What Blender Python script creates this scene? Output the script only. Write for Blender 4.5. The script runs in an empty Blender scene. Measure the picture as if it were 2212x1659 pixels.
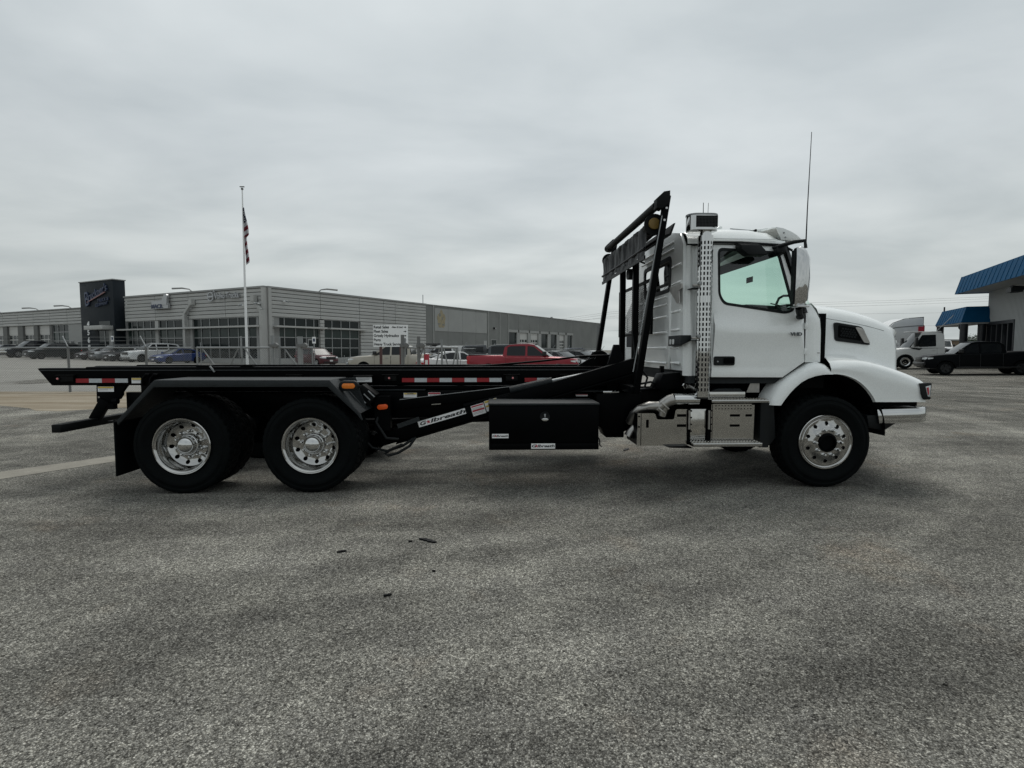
import bpy, bmesh, math, random
from mathutils import Matrix, Vector
from mathutils.geometry import delaunay_2d_cdt
random.seed(7)
R = math.radians
sc = bpy.context.scene
C = sc.collection

# ---------------------------------------------------------------- camera
cam_d = bpy.data.cameras.new('camera')
cam_d.sensor_width = 36.0
cam_d.lens = 36.0 * 1150 / 2212
cam_d.clip_start = 0.05
cam_d.clip_end = 4000
cam = bpy.data.objects.new('camera', cam_d)
C.objects.link(cam)
cam.location = (0, 0, 1.535)
cam.rotation_euler = (R(90 - 3.657), 0, 0)
sc.camera = cam

# ---------------------------------------------------------------- sky and sun
SUN_EL, SUN_AZ = R(62), R(8)          # veiled sun, high and a little behind the truck
world = bpy.data.worlds.new('World')
sc.world = world
world.use_nodes = True
nt = world.node_tree
nt.nodes.clear()
N = nt.nodes.new
out = N('ShaderNodeOutputWorld'); bg = N('ShaderNodeBackground')
sky = N('ShaderNodeTexSky'); sky.sky_type = 'NISHITA'; sky.sun_disc = False
sky.sun_elevation = SUN_EL; sky.sun_rotation = SUN_AZ; sky.dust_density = 4.0; sky.air_density = 1.5
tc = N('ShaderNodeTexCoord'); sep = N('ShaderNodeSeparateXYZ')
nt.links.new(tc.outputs['Generated'], sep.inputs[0])
# cloud deck: direction projected on a plane overhead
zc = N('ShaderNodeMath'); zc.operation = 'MAXIMUM'; zc.inputs[1].default_value = 0.0
nt.links.new(sep.outputs['Z'], zc.inputs[0])
za = N('ShaderNodeMath'); za.operation = 'ADD'; za.inputs[1].default_value = 0.16
nt.links.new(zc.outputs[0], za.inputs[0])
comb = N('ShaderNodeCombineXYZ')
for k, nm in enumerate(('X', 'Y')):
    d = N('ShaderNodeMath'); d.operation = 'DIVIDE'
    nt.links.new(sep.outputs[nm], d.inputs[0]); nt.links.new(za.outputs[0], d.inputs[1])
    nt.links.new(d.outputs[0], comb.inputs[k])
mp = N('ShaderNodeMapping'); mp.inputs['Scale'].default_value = (0.75, 1.15, 1.0); mp.inputs['Rotation'].default_value = (0, 0, R(-14))
nt.links.new(comb.outputs[0], mp.inputs[0])
n1 = N('ShaderNodeTexNoise'); n1.inputs['Scale'].default_value = 1.25; n1.inputs['Detail'].default_value = 6; n1.inputs['Roughness'].default_value = 0.5; n1.inputs['Distortion'].default_value = 0.25
nt.links.new(mp.outputs[0], n1.inputs['Vector'])
rp = N('ShaderNodeValToRGB')
rp.color_ramp.elements[0].position = 0.33; rp.color_ramp.elements[0].color = (0.47, 0.515, 0.53, 1)
rp.color_ramp.elements[1].position = 0.66; rp.color_ramp.elements[1].color = (0.645, 0.685, 0.69, 1)
nt.links.new(n1.outputs['Fac'], rp.inputs[0])
# overcast: brightest low down over the horizon haze, greyer in mid sky
gr = N('ShaderNodeValToRGB')
gr.color_ramp.elements[0].position = 0.0; gr.color_ramp.elements[0].color = (0.93, 0.94, 0.925, 1)
gr.color_ramp.elements[1].position = 1.0; gr.color_ramp.elements[1].color = (1.05, 1.05, 1.05, 1)
e = gr.color_ramp.elements.new(0.30); e.color = (0.93, 0.935, 0.95, 1)
e = gr.color_ramp.elements.new(0.14); e.color = (1.02, 1.02, 1.01, 1)
nt.links.new(zc.outputs[0], gr.inputs[0])
mu = N('ShaderNodeMixRGB'); mu.blend_type = 'MULTIPLY'; mu.inputs[0].default_value = 1.0
nt.links.new(rp.outputs[0], mu.inputs[1]); nt.links.new(gr.outputs[0], mu.inputs[2])
sk = N('ShaderNodeMixRGB'); sk.blend_type = 'MULTIPLY'; sk.inputs[0].default_value = 1.0; sk.inputs[2].default_value = (0.07, 0.07, 0.07, 1)
nt.links.new(sky.outputs[0], sk.inputs[1])
mx = N('ShaderNodeMixRGB'); mx.inputs[0].default_value = 0.93
nt.links.new(sk.outputs[0], mx.inputs[1]); nt.links.new(mu.outputs[0], mx.inputs[2])
# the veiled sun brightens the cloud around it
dp = N('ShaderNodeVectorMath'); dp.operation = 'DOT_PRODUCT'
dp.inputs[1].default_value = (math.cos(SUN_EL) * math.sin(SUN_AZ), math.cos(SUN_EL) * math.cos(SUN_AZ), math.sin(SUN_EL))
nt.links.new(tc.outputs['Generated'], dp.inputs[0])
gl = N('ShaderNodeMapRange'); gl.interpolation_type = 'SMOOTHSTEP'
for nm, vv in (('From Min', 0.15), ('From Max', 1.0), ('To Min', 0.90), ('To Max', 1.20)): gl.inputs[nm].default_value = vv
nt.links.new(dp.outputs['Value'], gl.inputs['Value'])
gm = N('ShaderNodeMixRGB'); gm.blend_type = 'MULTIPLY'; gm.inputs[0].default_value = 1.0
nt.links.new(mx.outputs[0], gm.inputs[1]); nt.links.new(gl.outputs[0], gm.inputs[2])
nt.links.new(gm.outputs[0], bg.inputs[0]); bg.inputs[1].default_value = 0.87
nt.links.new(bg.outputs[0], out.inputs[0])

sun_d = bpy.data.lights.new('sun', 'SUN'); sun_d.energy = 1.5; sun_d.angle = R(32); sun_d.color = (1.0, 0.97, 0.92)
sun = bpy.data.objects.new('sun', sun_d); C.objects.link(sun)
sdir = Vector((math.cos(SUN_EL) * math.sin(SUN_AZ), math.cos(SUN_EL) * math.cos(SUN_AZ), math.sin(SUN_EL)))
sun.rotation_euler = (-sdir).to_track_quat('-Z', 'Y').to_euler()
sun.location = sdir * 60

sc.view_settings.view_transform = 'Standard'
sc.view_settings.look = 'None'
sc.view_settings.exposure = 0.26
sc.view_settings.gamma = 1.0
sc.render.engine = 'CYCLES'
sc.cycles.use_denoising = True
sc.cycles.denoising_prefilter = 'NONE'
sc.cycles.max_bounces = 6
sc.cycles.transparent_max_bounces = 12
sc.cycles.sample_clamp_indirect = 6

# ---------------------------------------------------------------- materials
MATS = {}
def pmat(name, col, rough=0.5, metal=0.0, var=0.08, scale=6.0, bump=0.0, bscale=80.0, coat=0.0, spec=0.5, trans=0.0, emit=None, stretch=None):
    m = bpy.data.materials.new(name); m.use_nodes = True
    t = m.node_tree; b = t.nodes['Principled BSDF']
    b.inputs['Roughness'].default_value = rough; b.inputs['Metallic'].default_value = metal
    b.inputs['Coat Weight'].default_value = coat; b.inputs['Coat Roughness'].default_value = 0.06
    b.inputs['Specular IOR Level'].default_value = spec
    b.inputs['Transmission Weight'].default_value = trans
    co = t.nodes.new('ShaderNodeTexCoord')
    vec = co.outputs['Object']
    if stretch:
        mpn = t.nodes.new('ShaderNodeMapping'); mpn.inputs['Scale'].default_value = stretch
        t.links.new(vec, mpn.inputs[0]); vec = mpn.outputs[0]
    no = t.nodes.new('ShaderNodeTexNoise'); no.inputs['Scale'].default_value = scale; no.inputs['Detail'].default_value = 5; no.inputs['Roughness'].default_value = 0.65
    t.links.new(vec, no.inputs['Vector'])
    ra = t.nodes.new('ShaderNodeValToRGB')
    lo = [max(0, c * (1 - var)) for c in col]; hi = [min(1, c * (1 + var)) for c in col]
    ra.color_ramp.elements[0].position = 0.3; ra.color_ramp.elements[0].color = (*lo, 1)
    ra.color_ramp.elements[1].position = 0.7; ra.color_ramp.elements[1].color = (*hi, 1)
    t.links.new(no.outputs['Fac'], ra.inputs[0]); t.links.new(ra.outputs[0], b.inputs['Base Color'])
    if rough > 0.08:
        mr = t.nodes.new('ShaderNodeMapRange'); mr.inputs['To Min'].default_value = rough * 0.8; mr.inputs['To Max'].default_value = min(1, rough * 1.2)
        t.links.new(no.outputs['Fac'], mr.inputs['Value']); t.links.new(mr.outputs[0], b.inputs['Roughness'])
    if bump:
        n2 = t.nodes.new('ShaderNodeTexNoise'); n2.inputs['Scale'].default_value = bscale; n2.inputs['Detail'].default_value = 3
        t.links.new(vec, n2.inputs['Vector'])
        bu = t.nodes.new('ShaderNodeBump'); bu.inputs['Strength'].default_value = bump; bu.inputs['Distance'].default_value = 0.01
        t.links.new(n2.outputs['Fac'], bu.inputs['Height']); t.links.new(bu.outputs[0], b.inputs['Normal'])
    if emit:
        b.inputs['Emission Color'].default_value = (*emit[0], 1); b.inputs['Emission Strength'].default_value = emit[1]
    MATS[name] = m
    return m
def paint(name, col, rough=0.32, coat=0.6, var=0.05, metal=0.0, flake=0.0):
    m = pmat(name, col, rough, metal, var, 3.0, coat=coat)
    if flake:
        t = m.node_tree; b = t.nodes['Principled BSDF']
        co = t.nodes.new('ShaderNodeTexCoord')
        v = t.nodes.new('ShaderNodeTexVoronoi'); v.inputs['Scale'].default_value = 260
        t.links.new(co.outputs['Object'], v.inputs['Vector'])
        sp = t.nodes.new('ShaderNodeSeparateColor'); t.links.new(v.outputs['Color'], sp.inputs[0])
        src = b.inputs['Base Color'].links[0].from_socket
        mi = t.nodes.new('ShaderNodeMixRGB'); mi.blend_type = 'MULTIPLY'; mi.inputs[0].default_value = 1
        mr = t.nodes.new('ShaderNodeMapRange'); mr.inputs['To Min'].default_value = 1 - flake; mr.inputs['To Max'].default_value = 1 + flake
        t.links.new(sp.outputs[0], mr.inputs['Value'])
        t.links.new(src, mi.inputs[1]); t.links.new(mr.outputs[0], mi.inputs[2]); t.links.new(mi.outputs[0], b.inputs['Base Color'])
    return m
def glassmat(name, tint, ior=1.45, mixf=0.12):
    m = bpy.data.materials.new(name); m.use_nodes = True
    t = m.node_tree; t.nodes.clear()
    o = t.nodes.new('ShaderNodeOutputMaterial'); tr = t.nodes.new('ShaderNodeBsdfTransparent'); gl = t.nodes.new('ShaderNodeBsdfGlossy')
    tr.inputs[0].default_value = (*tint, 1); gl.inputs['Roughness'].default_value = 0.02
    lw = t.nodes.new('ShaderNodeFresnel'); lw.inputs[0].default_value = ior
    mr = t.nodes.new('ShaderNodeMath'); mr.operation = 'MULTIPLY_ADD'; mr.inputs[1].default_value = 1.0; mr.inputs[2].default_value = mixf * 0.3
    mi = t.nodes.new('ShaderNodeMixShader')
    t.links.new(lw.outputs[0], mr.inputs[0]); t.links.new(mr.outputs[0], mi.inputs[0])
    t.links.new(tr.outputs[0], mi.inputs[1]); t.links.new(gl.outputs[0], mi.inputs[2]); t.links.new(mi.outputs[0], o.inputs[0])
    MATS[name] = m
    return m

W_PAINT = paint('white pearl paint', (0.89, 0.92, 0.91), 0.24, 0.9, 0.02, flake=0.07)
BLK = pmat('black chassis paint', (0.0012, 0.0016, 0.0020), 0.42, var=0.25, scale=4, spec=0.05)
BLK2 = pmat('matte black steel', (0.0028, 0.0036, 0.004), 0.6, var=0.2, scale=8, bump=0.15, bscale=60, spec=0.18)
FENDER = pmat('dusty black diamond plate', (0.016, 0.020, 0.022), 0.55, var=0.25, scale=10, bump=0.7, bscale=75, spec=0.3)
RUB = pmat('tyre rubber', (0.003, 0.0042, 0.0046), 0.7, var=0.3, scale=12, bump=0.2, bscale=40, spec=0.07)
CHROME = pmat('polished chrome', (0.60, 0.605, 0.60), 0.045, 1.0, var=0.03)
ALU = pmat('polished aluminium', (0.47, 0.467, 0.457), 0.06, 1.0, var=0.06, bump=0.03, bscale=9)
BRUSH = pmat('brushed aluminium plate', (0.56, 0.55, 0.525), 0.12, 1.0, var=0.08, bump=0.08, bscale=5)
DULL = pmat('dull exhaust steel', (0.40, 0.39, 0.37), 0.34, 1.0, var=0.2, scale=9)
STEEL = pmat('galvanised steel', (0.30, 0.315, 0.32), 0.5, 0.55, var=0.15, scale=14)
PLASTIC = pmat('black plastic', (0.006, 0.008, 0.009), 0.5, var=0.15, spec=0.25)
INTERIOR = pmat('dark cab interior', (0.018, 0.022, 0.024), 0.8, var=0.3)
RED = pmat('red reflective tape', (0.30, 0.006, 0.012), 0.4, var=0.1)
WTAPE = pmat('white reflective tape', (0.50, 0.53, 0.55), 0.4, var=0.1, scale=40)
WHITE = pmat('white decal', (0.82, 0.83, 0.83), 0.45, var=0.03)
YEL = pmat('yellow decal', (0.62, 0.45, 0.08), 0.5, var=0.05)
REDD = pmat('red decal print', (0.42, 0.03, 0.05), 0.5, var=0.05)
BLKP = pmat('black print', (0.008, 0.009, 0.012), 0.5, var=0.05)
AMBER = pmat('amber lamp lens', (0.75, 0.20, 0.02), 0.25, var=0.15, scale=60)
ORANGE = pmat('orange reflector', (0.85, 0.11, 0.01), 0.35, var=0.05, scale=40)
REDL = pmat('red lamp lens', (0.35, 0.015, 0.02), 0.22, var=0.1)
LAMP = pmat('clear lamp lens', (0.62, 0.65, 0.66), 0.12, 0.3, var=0.12, scale=30)
PINK = pmat('small marker lamp', (0.75, 0.28, 0.28), 0.3, var=0.1)
GLASS = glassmat('green tinted cab glass', (0.76, 0.92, 0.85))
WSGLASS = glassmat('green tinted windscreen', (0.78, 0.93, 0.87), 1.06, 0.05)
DGLASS = pmat('dark vehicle glass', (0.012, 0.015, 0.017), 0.07, var=0.1, coat=0.0, spec=0.6)
SHGLASS = pmat('light reflecting windscreen', (0.022, 0.028, 0.030), 0.10, var=0.1, spec=0.20)
VINYL = pmat('black tarpaulin vinyl', (0.0045, 0.0055, 0.007), 0.45, var=0.2, scale=5, bump=0.35, bscale=14, spec=0.12)
YROLL = pmat('ochre roller hub', (0.20, 0.125, 0.025), 0.5, var=0.15)

# ---------------------------------------------------------------- mesh helpers
class MB:
    def __init__(self, M=None):
        self.bm = bmesh.new(); self.M = M
    def v(self, p):
        p = Vector(p)
        return self.bm.verts.new(self.M @ p if self.M is not None else p)
    def f(self, vs):
        try: return self.bm.faces.new(vs)
        except ValueError: return None
    def box(self, x0, x1, y0, y1, z0, z1):
        v = [self.v(p) for p in ((x0,y0,z0),(x1,y0,z0),(x1,y1,z0),(x0,y1,z0),(x0,y0,z1),(x1,y0,z1),(x1,y1,z1),(x0,y1,z1))]
        for q in ((0,1,2,3),(4,5,6,7),(0,1,5,4),(1,2,6,5),(2,3,7,6),(3,0,4,7)): self.f([v[i] for i in q])
        return self
    def prism(self, poly, a0, a1, ax='y'):
        def P(p, a):
            if ax == 'y': return (p[0], a, p[1])
            if ax == 'x': return (a, p[0], p[1])
            return (p[0], p[1], a)
        A = [self.v(P(p, a0)) for p in poly]; B = [self.v(P(p, a1)) for p in poly]
        self.f(A); self.f(B[::-1]); n = len(poly)
        for i in range(n): self.f([A[i], A[(i+1) % n], B[(i+1) % n], B[i]])
        return self
    def beam(self, p0, p1, w, h, up=(0,0,1)):
        # rectangular bar from p0 to p1; w across, h along up
        p0, p1 = Vector(p0), Vector(p1); d = (p1 - p0).normalized(); u = Vector(up)
        s = d.cross(u).normalized(); u = s.cross(d).normalized()
        q = []
        for p in (p0, p1):
            for a, b in ((-1,-1),(1,-1),(1,1),(-1,1)): q.append(self.v(p + s * (a*w/2) + u * (b*h/2)))
        for i in ((0,1,2,3),(4,5,6,7),(0,1,5,4),(1,2,6,5),(2,3,7,6),(3,0,4,7)): self.f([q[k] for k in i])
        return self
    def tube(self, pts, r, n=10, caps=True):
        pts = [Vector(p) for p in pts]; rings = []
        rr = r if isinstance(r, (list, tuple)) else [r] * len(pts)
        ref = None
        for i, p in enumerate(pts):
            a = pts[max(0, i-1)]; b = pts[min(len(pts)-1, i+1)]; d = (b - a).normalized()
            if ref is None:
                ref = d.cross(Vector((0,0,1)))
                if ref.length < 0.2: ref = d.cross(Vector((0,1,0)))
            ref = (ref - d * ref.dot(d)).normalized(); w = d.cross(ref)
            rings.append([self.v(p + (ref * math.cos(2*math.pi*k/n) + w * math.sin(2*math.pi*k/n)) * rr[i]) for k in range(n)])
        for i in range(len(rings)-1):
            for k in range(n): self.f([rings[i][k], rings[i][(k+1)%n], rings[i+1][(k+1)%n], rings[i+1][k]])
        if caps: self.f(rings[0]); self.f(rings[-1][::-1])
        return self
    def lathe(self, prof, o=(0,0,0), n=48, mod=None, close=False):
        # profile of (radius, y); axis is y through o
        rings = []
        for i in range(n):
            a = 2*math.pi*i/n; ring = []
            for j, (r, y) in enumerate(prof):
                q = mod(i, j, r) if mod else r
                ring.append(self.v((o[0] + q*math.cos(a), o[1] + y, o[2] + q*math.sin(a))))
            rings.append(ring)
        m = len(prof)
        for i in range(n):
            for j in range(m if close else m-1):
                self.f([rings[i][j], rings[i][(j+1)%m], rings[(i+1)%n][(j+1)%m], rings[(i+1)%n][j]])
        if not close:
            for j in (0, m-1):
                if prof[j][0] > 1e-6 and prof[j][0] < 0.02: self.f([rings[i][j] for i in range(n)])
        return self
    def loft(self, rings, closed=True, caps=True):
        V = [[self.v(p) for p in r] for r in rings]; n = len(V[0])
        for i in range(len(V)-1):
            for k in range(n if closed else n-1): self.f([V[i][k], V[i][(k+1)%n], V[i+1][(k+1)%n], V[i+1][k]])
        if caps and closed: self.f(V[0]); self.f(V[-1][::-1])
        return self
    def skin(self, outline, holes=(), fn=None, step=0.1, thick=None, tdir=(0,1,0)):
        pts = []; edges = []
        def ring(poly):
            s = len(pts); m = len(poly)
            for p in poly: pts.append(Vector(p))
            for i in range(m): edges.append((s+i, s+(i+1)%m))
        ring(outline)
        for h in holes: ring(h)
        if step:
            xs = [p[0] for p in outline]; zs = [p[1] for p in outline]
            x = min(xs) + step*0.5
            while x < max(xs):
                z = min(zs) + step*0.5
                while z < max(zs):
                    if inside((x, z), outline) and not any(inside((x, z), h) for h in holes) and all(edist((x, z), q) > step*0.4 for q in [outline, *holes]):
                        pts.append(Vector((x, z)))
                    z += step
                x += step
        co, _, fa, *_ = delaunay_2d_cdt(pts, edges, [], 0, 1e-6)
        def keep(q):
            c = [sum(co[i][k] for i in q)/len(q) for k in (0, 1)]
            return inside(c, outline) and not any(inside(c, h) for h in holes)
        fa = [q for q in fa if keep(q)]
        fn = fn or (lambda x, z: (x, 0, z))
        vs = [self.v(fn(p.x, p.y)) for p in co]
        fs = [self.f([vs[i] for i in q]) for q in fa]
        if thick:
            t = Vector(tdir) * thick
            if self.M is not None: t = self.M.to_3x3() @ t
            fs = [q for q in fs if q]
            be = [e for e in {e for q in fs for e in q.edges} if len(e.link_faces) == 1]
            nv = {}
            for e in be:
                for w in e.verts:
                    if w not in nv: nv[w] = self.bm.verts.new(w.co + t)
            for e in be: self.f([e.verts[0], e.verts[1], nv[e.verts[1]], nv[e.verts[0]]])
        return self
    def build(self, name, mat, parent=None, bevel=0, smooth=35, seg=2, weld=False):
        if weld: bmesh.ops.remove_doubles(self.bm, verts=self.bm.verts, dist=1e-4)
        bmesh.ops.recalc_face_normals(self.bm, faces=self.bm.faces)
        if bevel:
            es = [e for e in self.bm.edges if len(e.link_faces) == 2 and e.calc_face_angle(0) > R(28)]
            bmesh.ops.bevel(self.bm, geom=es, offset=bevel, segments=seg, affect='EDGES', profile=0.5, clamp_overlap=True)
        me = bpy.data.meshes.new(name); self.bm.to_mesh(me); self.bm.free()
        me.materials.append(mat)
        if smooth:
            for p in me.polygons: p.use_smooth = True
            me.set_sharp_from_angle(angle=R(smooth))
        return link(name, me, parent)
def inside(p, poly):
    x, y = p[0], p[1]; c = False; n = len(poly); j = n-1
    for i in range(n):
        xi, yi = poly[i][0], poly[i][1]; xj, yj = poly[j][0], poly[j][1]
        if (yi > y) != (yj > y) and x < (xj-xi)*(y-yi)/(yj-yi)+xi: c = not c
        j = i
    return c
def edist(p, poly):
    b = 1e9; n = len(poly); px, py = p
    for i in range(n):
        ax, ay = poly[i][0], poly[i][1]; bx, by = poly[(i+1)%n][0], poly[(i+1)%n][1]
        dx, dy = bx-ax, by-ay; L = dx*dx+dy*dy
        t = 0 if L == 0 else max(0, min(1, ((px-ax)*dx+(py-ay)*dy)/L))
        b = min(b, math.hypot(px-ax-t*dx, py-ay-t*dy))
    return b
def link(name, me, parent=None):
    o = bpy.data.objects.new(name, me); C.objects.link(o)
    if parent is not None: o.parent = parent
    return o
def thing(name, label, cat, loc=(0,0,0), rotz=0, group=None):
    o = bpy.data.objects.new(name, None); C.objects.link(o)
    o.location = loc; o.rotation_euler = (0, 0, rotz); o.empty_display_size = 0.3
    o['label'] = label; o['category'] = cat
    if group: o['group'] = group
    return o
def tag(o, label, cat, group=None):
    o['label'] = label; o['category'] = cat
    if group: o['group'] = group
    return o
def struct(o): o['kind'] = 'structure'; return o
def stuff(o): o['kind'] = 'stuff'; return o
def dup(o, parent=None):
    c = o.copy(); C.objects.link(c); c.parent = parent
    for ch in list(o.children): dup(ch, c)
    return c
def rrect(x0, x1, z0, z1, r, n=4):
    p = []
    for cx, cz, a0 in ((x1-r, z1-r, 0), (x0+r, z1-r, 90), (x0+r, z0+r, 180), (x1-r, z0+r, 270)):
        for k in range(n+1):
            a = R(a0 + 90*k/n); p.append((cx + r*math.cos(a), cz + r*math.sin(a)))
    return p
def roundpoly(poly, r, n=4):
    out_ = []; m = len(poly)
    for i in range(m):
        a, b, c = Vector(poly[i-1]), Vector(poly[i]), Vector(poly[(i+1) % m])
        rr = r[i] if isinstance(r, (list, tuple)) else r
        d1, d2 = (a-b), (c-b); q = min(rr, d1.length*0.45, d2.length*0.45)
        if q < 1e-4: out_.append(tuple(b)); continue
        p0, p1 = b + d1.normalized()*q, b + d2.normalized()*q
        for k in range(n+1):
            t = k/n; out_.append(tuple(p0*(1-t)**2 + b*2*t*(1-t) + p1*t*t))
    return out_
def interp(x, tab):
    if x <= tab[0][0]: return tab[0][1]
    for (a, b), (c, d) in zip(tab, tab[1:]):
        if x <= c: return b + (d-b)*(x-a)/(c-a)
    return tab[-1][1]
def smooth01(t): t = max(0, min(1, t)); return t*t*(3-2*t)
def text_mesh(s, size=1.0, extrude=0.01, shear=0.0, bold=0.0, align='CENTER', sx=1.0):
    cu = bpy.data.curves.new('text', 'FONT'); cu.body = s; cu.size = size; cu.extrude = extrude; cu.shear = shear; cu.offset = bold
    cu.align_x = align; cu.align_y = 'CENTER'; cu.resolution_u = 4
    o = bpy.data.objects.new('text', cu); C.objects.link(o)
    dg = bpy.context.evaluated_depsgraph_get(); me = bpy.data.meshes.new_from_object(o.evaluated_get(dg))
    bpy.data.objects.remove(o); bpy.data.curves.remove(cu)
    if sx != 1.0:
        for v in me.vertices: v.co.x *= sx
    return me
def text(name, s, size, M, mat, parent, extrude=0.004, shear=0.0, bold=0.0, align='CENTER', sx=1.0):
    # M maps text x (right), y (up), z (towards viewer) into the parent's space
    me = text_mesh(s, size, extrude, shear, bold, align, sx); me.transform(M); me.materials.clear(); me.materials.append(mat); me.name = name
    return link(name, me, parent)
def frame(o, xa, ya, za):
    return Matrix(((xa[0], ya[0], za[0], o[0]), (xa[1], ya[1], za[1], o[1]), (xa[2], ya[2], za[2], o[2]), (0,0,0,1)))

# ---------------------------------------------------------------- ground
def gz(x, y):
    s = smooth01((y - 20) / 12)
    return s * (0.017 * min(70, max(0, -x - 22)) + 0.028 * min(30, max(0, x - 26)))
def ground_mesh(name, xs, ys, dz, mat, keep=None):
    b = MB(); V = {}
    for i, x in enumerate(xs):
        for j, y in enumerate(ys): V[i, j] = b.v((x, y, gz(x, y) + dz))
    for i in range(len(xs)-1):
        for j in range(len(ys)-1): b.f([V[i,j], V[i+1,j], V[i+1,j+1], V[i,j+1]])
    return struct(b.build(name, mat, smooth=60))
def asphalt():
    m = bpy.data.materials.new('worn chip seal asphalt'); m.use_nodes = True
    t = m.node_tree; b = t.nodes['Principled BSDF']; L = t.links.new; n = t.nodes.new
    co = n('ShaderNodeTexCoord'); P = co.outputs['Object']
    v = n('ShaderNodeTexVoronoi'); v.inputs['Scale'].default_value = 150; L(P, v.inputs['Vector'])
    s = n('ShaderNodeSeparateColor'); L(v.outputs['Color'], s.inputs[0])
    v2 = n('ShaderNodeTexVoronoi'); v2.inputs['Scale'].default_value = 74; L(P, v2.inputs['Vector'])
    s2 = n('ShaderNodeSeparateColor'); L(v2.outputs['Color'], s2.inputs[0])
    # stone tone
    ra = n('ShaderNodeValToRGB')
    stops = ((0.0, (0.038,0.0374,0.0355)), (0.35, (0.172,0.1695,0.160)), (0.70, (0.345,0.340,0.319)), (0.90, (0.64,0.63,0.585)), (1.0, (0.82,0.805,0.75)))
    cr = ra.color_ramp
    for el, (p, c) in zip((cr.elements[0], cr.elements[1]), (stops[0], stops[-1])): el.position = p; el.color = (*c, 1)
    for p, c in stops[1:-1]: cr.elements.new(p).color = (*c, 1)
    av = n('ShaderNodeMath'); av.operation = 'MULTIPLY_ADD'; av.inputs[1].default_value = 0.68
    m2 = n('ShaderNodeMath'); m2.operation = 'MULTIPLY'; m2.inputs[1].default_value = 0.32
    L(s2.outputs[1], m2.inputs[0]); L(s.outputs[0], av.inputs[0]); L(m2.outputs[0], av.inputs[2]); L(av.outputs[0], ra.inputs[0])
    # dark pores between stones
    ed = n('ShaderNodeValToRGB'); ed.color_ramp.elements[0].position = 0.30; ed.color_ramp.elements[0].color = (1,1,1,1)
    ed.color_ramp.elements[1].position = 0.62; ed.color_ramp.elements[1].color = (0.50,0.49,0.47,1)
    L(v.outputs['Distance'], ed.inputs[0])
    mu = n('ShaderNodeMixRGB'); mu.blend_type = 'MULTIPLY'; mu.inputs[0].default_value = 0.85; L(ra.outputs[0], mu.inputs[1]); L(ed.outputs[0], mu.inputs[2])
    # large wear: tyre paths, blotches, warm stains
    def big(scale, lo, hi, p0, p1, stretch, det=5):
        mp_ = n('ShaderNodeMapping'); mp_.inputs['Scale'].default_value = stretch; L(P, mp_.inputs[0])
        no = n('ShaderNodeTexNoise'); no.inputs['Scale'].default_value = scale; no.inputs['Detail'].default_value = det; no.inputs['Roughness'].default_value = 0.6; L(mp_.outputs[0], no.inputs['Vector'])
        r_ = n('ShaderNodeValToRGB'); r_.color_ramp.elements[0].position = p0; r_.color_ramp.elements[0].color = (*lo,1); r_.color_ramp.elements[1].position = p1; r_.color_ramp.elements[1].color = (*hi,1)
        L(no.outputs['Fac'], r_.inputs[0]); return r_.outputs[0]
    cur = mu.outputs[0]
    for a in (big(0.55, (0.70,0.70,0.70), (1.20,1.20,1.19), 0.34, 0.66, (1,1,1)),
              big(2.6, (0.85,0.85,0.86), (1.10,1.10,1.09), 0.35, 0.65, (1,1,1)),
              big(0.7, (0.80,0.80,0.79), (1.08,1.08,1.07), 0.38, 0.62, (0.16,1.3,1)),
              big(0.9, (1.06,0.98,0.92), (1.0,1.0,1.0), 0.30, 0.42, (1,1,1))):
        q = n('ShaderNodeMixRGB'); q.blend_type = 'MULTIPLY'; q.inputs[0].default_value = 1.0; L(cur, q.inputs[1]); L(a, q.inputs[2]); cur = q.outputs[0]
    # curved tyre tracks swept by turning lorries, and oil blotches
    for cx_, cy_, k1, lo_ in ((-3.5, 14.0, 1.15, 0.70), (9.0, -4.0, 0.9, 0.76)):
        sb = n('ShaderNodeVectorMath'); sb.operation = 'SUBTRACT'; sb.inputs[1].default_value = (cx_, cy_, 0); L(P, sb.inputs[0])
        ln = n('ShaderNodeVectorMath'); ln.operation = 'LENGTH'; L(sb.outputs[0], ln.inputs[0])
        sx_ = n('ShaderNodeSeparateXYZ'); L(sb.outputs[0], sx_.inputs[0])
        at_ = n('ShaderNodeMath'); at_.operation = 'ARCTAN2'; L(sx_.outputs[1], at_.inputs[0]); L(sx_.outputs[0], at_.inputs[1])
        cb = n('ShaderNodeCombineXYZ'); L(ln.outputs['Value'], cb.inputs[0])
        ml = n('ShaderNodeMath'); ml.operation = 'MULTIPLY'; ml.inputs[1].default_value = 0.8; L(at_.outputs[0], ml.inputs[0]); L(ml.outputs[0], cb.inputs[1])
        no = n('ShaderNodeTexNoise'); no.inputs['Scale'].default_value = k1; no.inputs['Detail'].default_value = 6; no.inputs['Roughness'].default_value = 0.62; L(cb.outputs[0], no.inputs['Vector'])
        r_ = n('ShaderNodeValToRGB'); r_.color_ramp.elements[0].position = 0.38; r_.color_ramp.elements[0].color = (lo_, lo_, lo_, 1); r_.color_ramp.elements[1].position = 0.60; r_.color_ramp.elements[1].color = (1.08, 1.08, 1.07, 1)
        L(no.outputs['Fac'], r_.inputs[0])
        q = n('ShaderNodeMixRGB'); q.blend_type = 'MULTIPLY'; q.inputs[0].default_value = 1.0; L(cur, q.inputs[1]); L(r_.outputs[0], q.inputs[2]); cur = q.outputs[0]
    a = big(1.6, (1, 1, 1), (0.62, 0.62, 0.63), 0.64, 0.72, (1, 1, 1), 3)
    q = n('ShaderNodeMixRGB'); q.blend_type = 'MULTIPLY'; q.inputs[0].default_value = 0.8; L(cur, q.inputs[1]); L(a, q.inputs[2]); cur = q.outputs[0]
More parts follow.
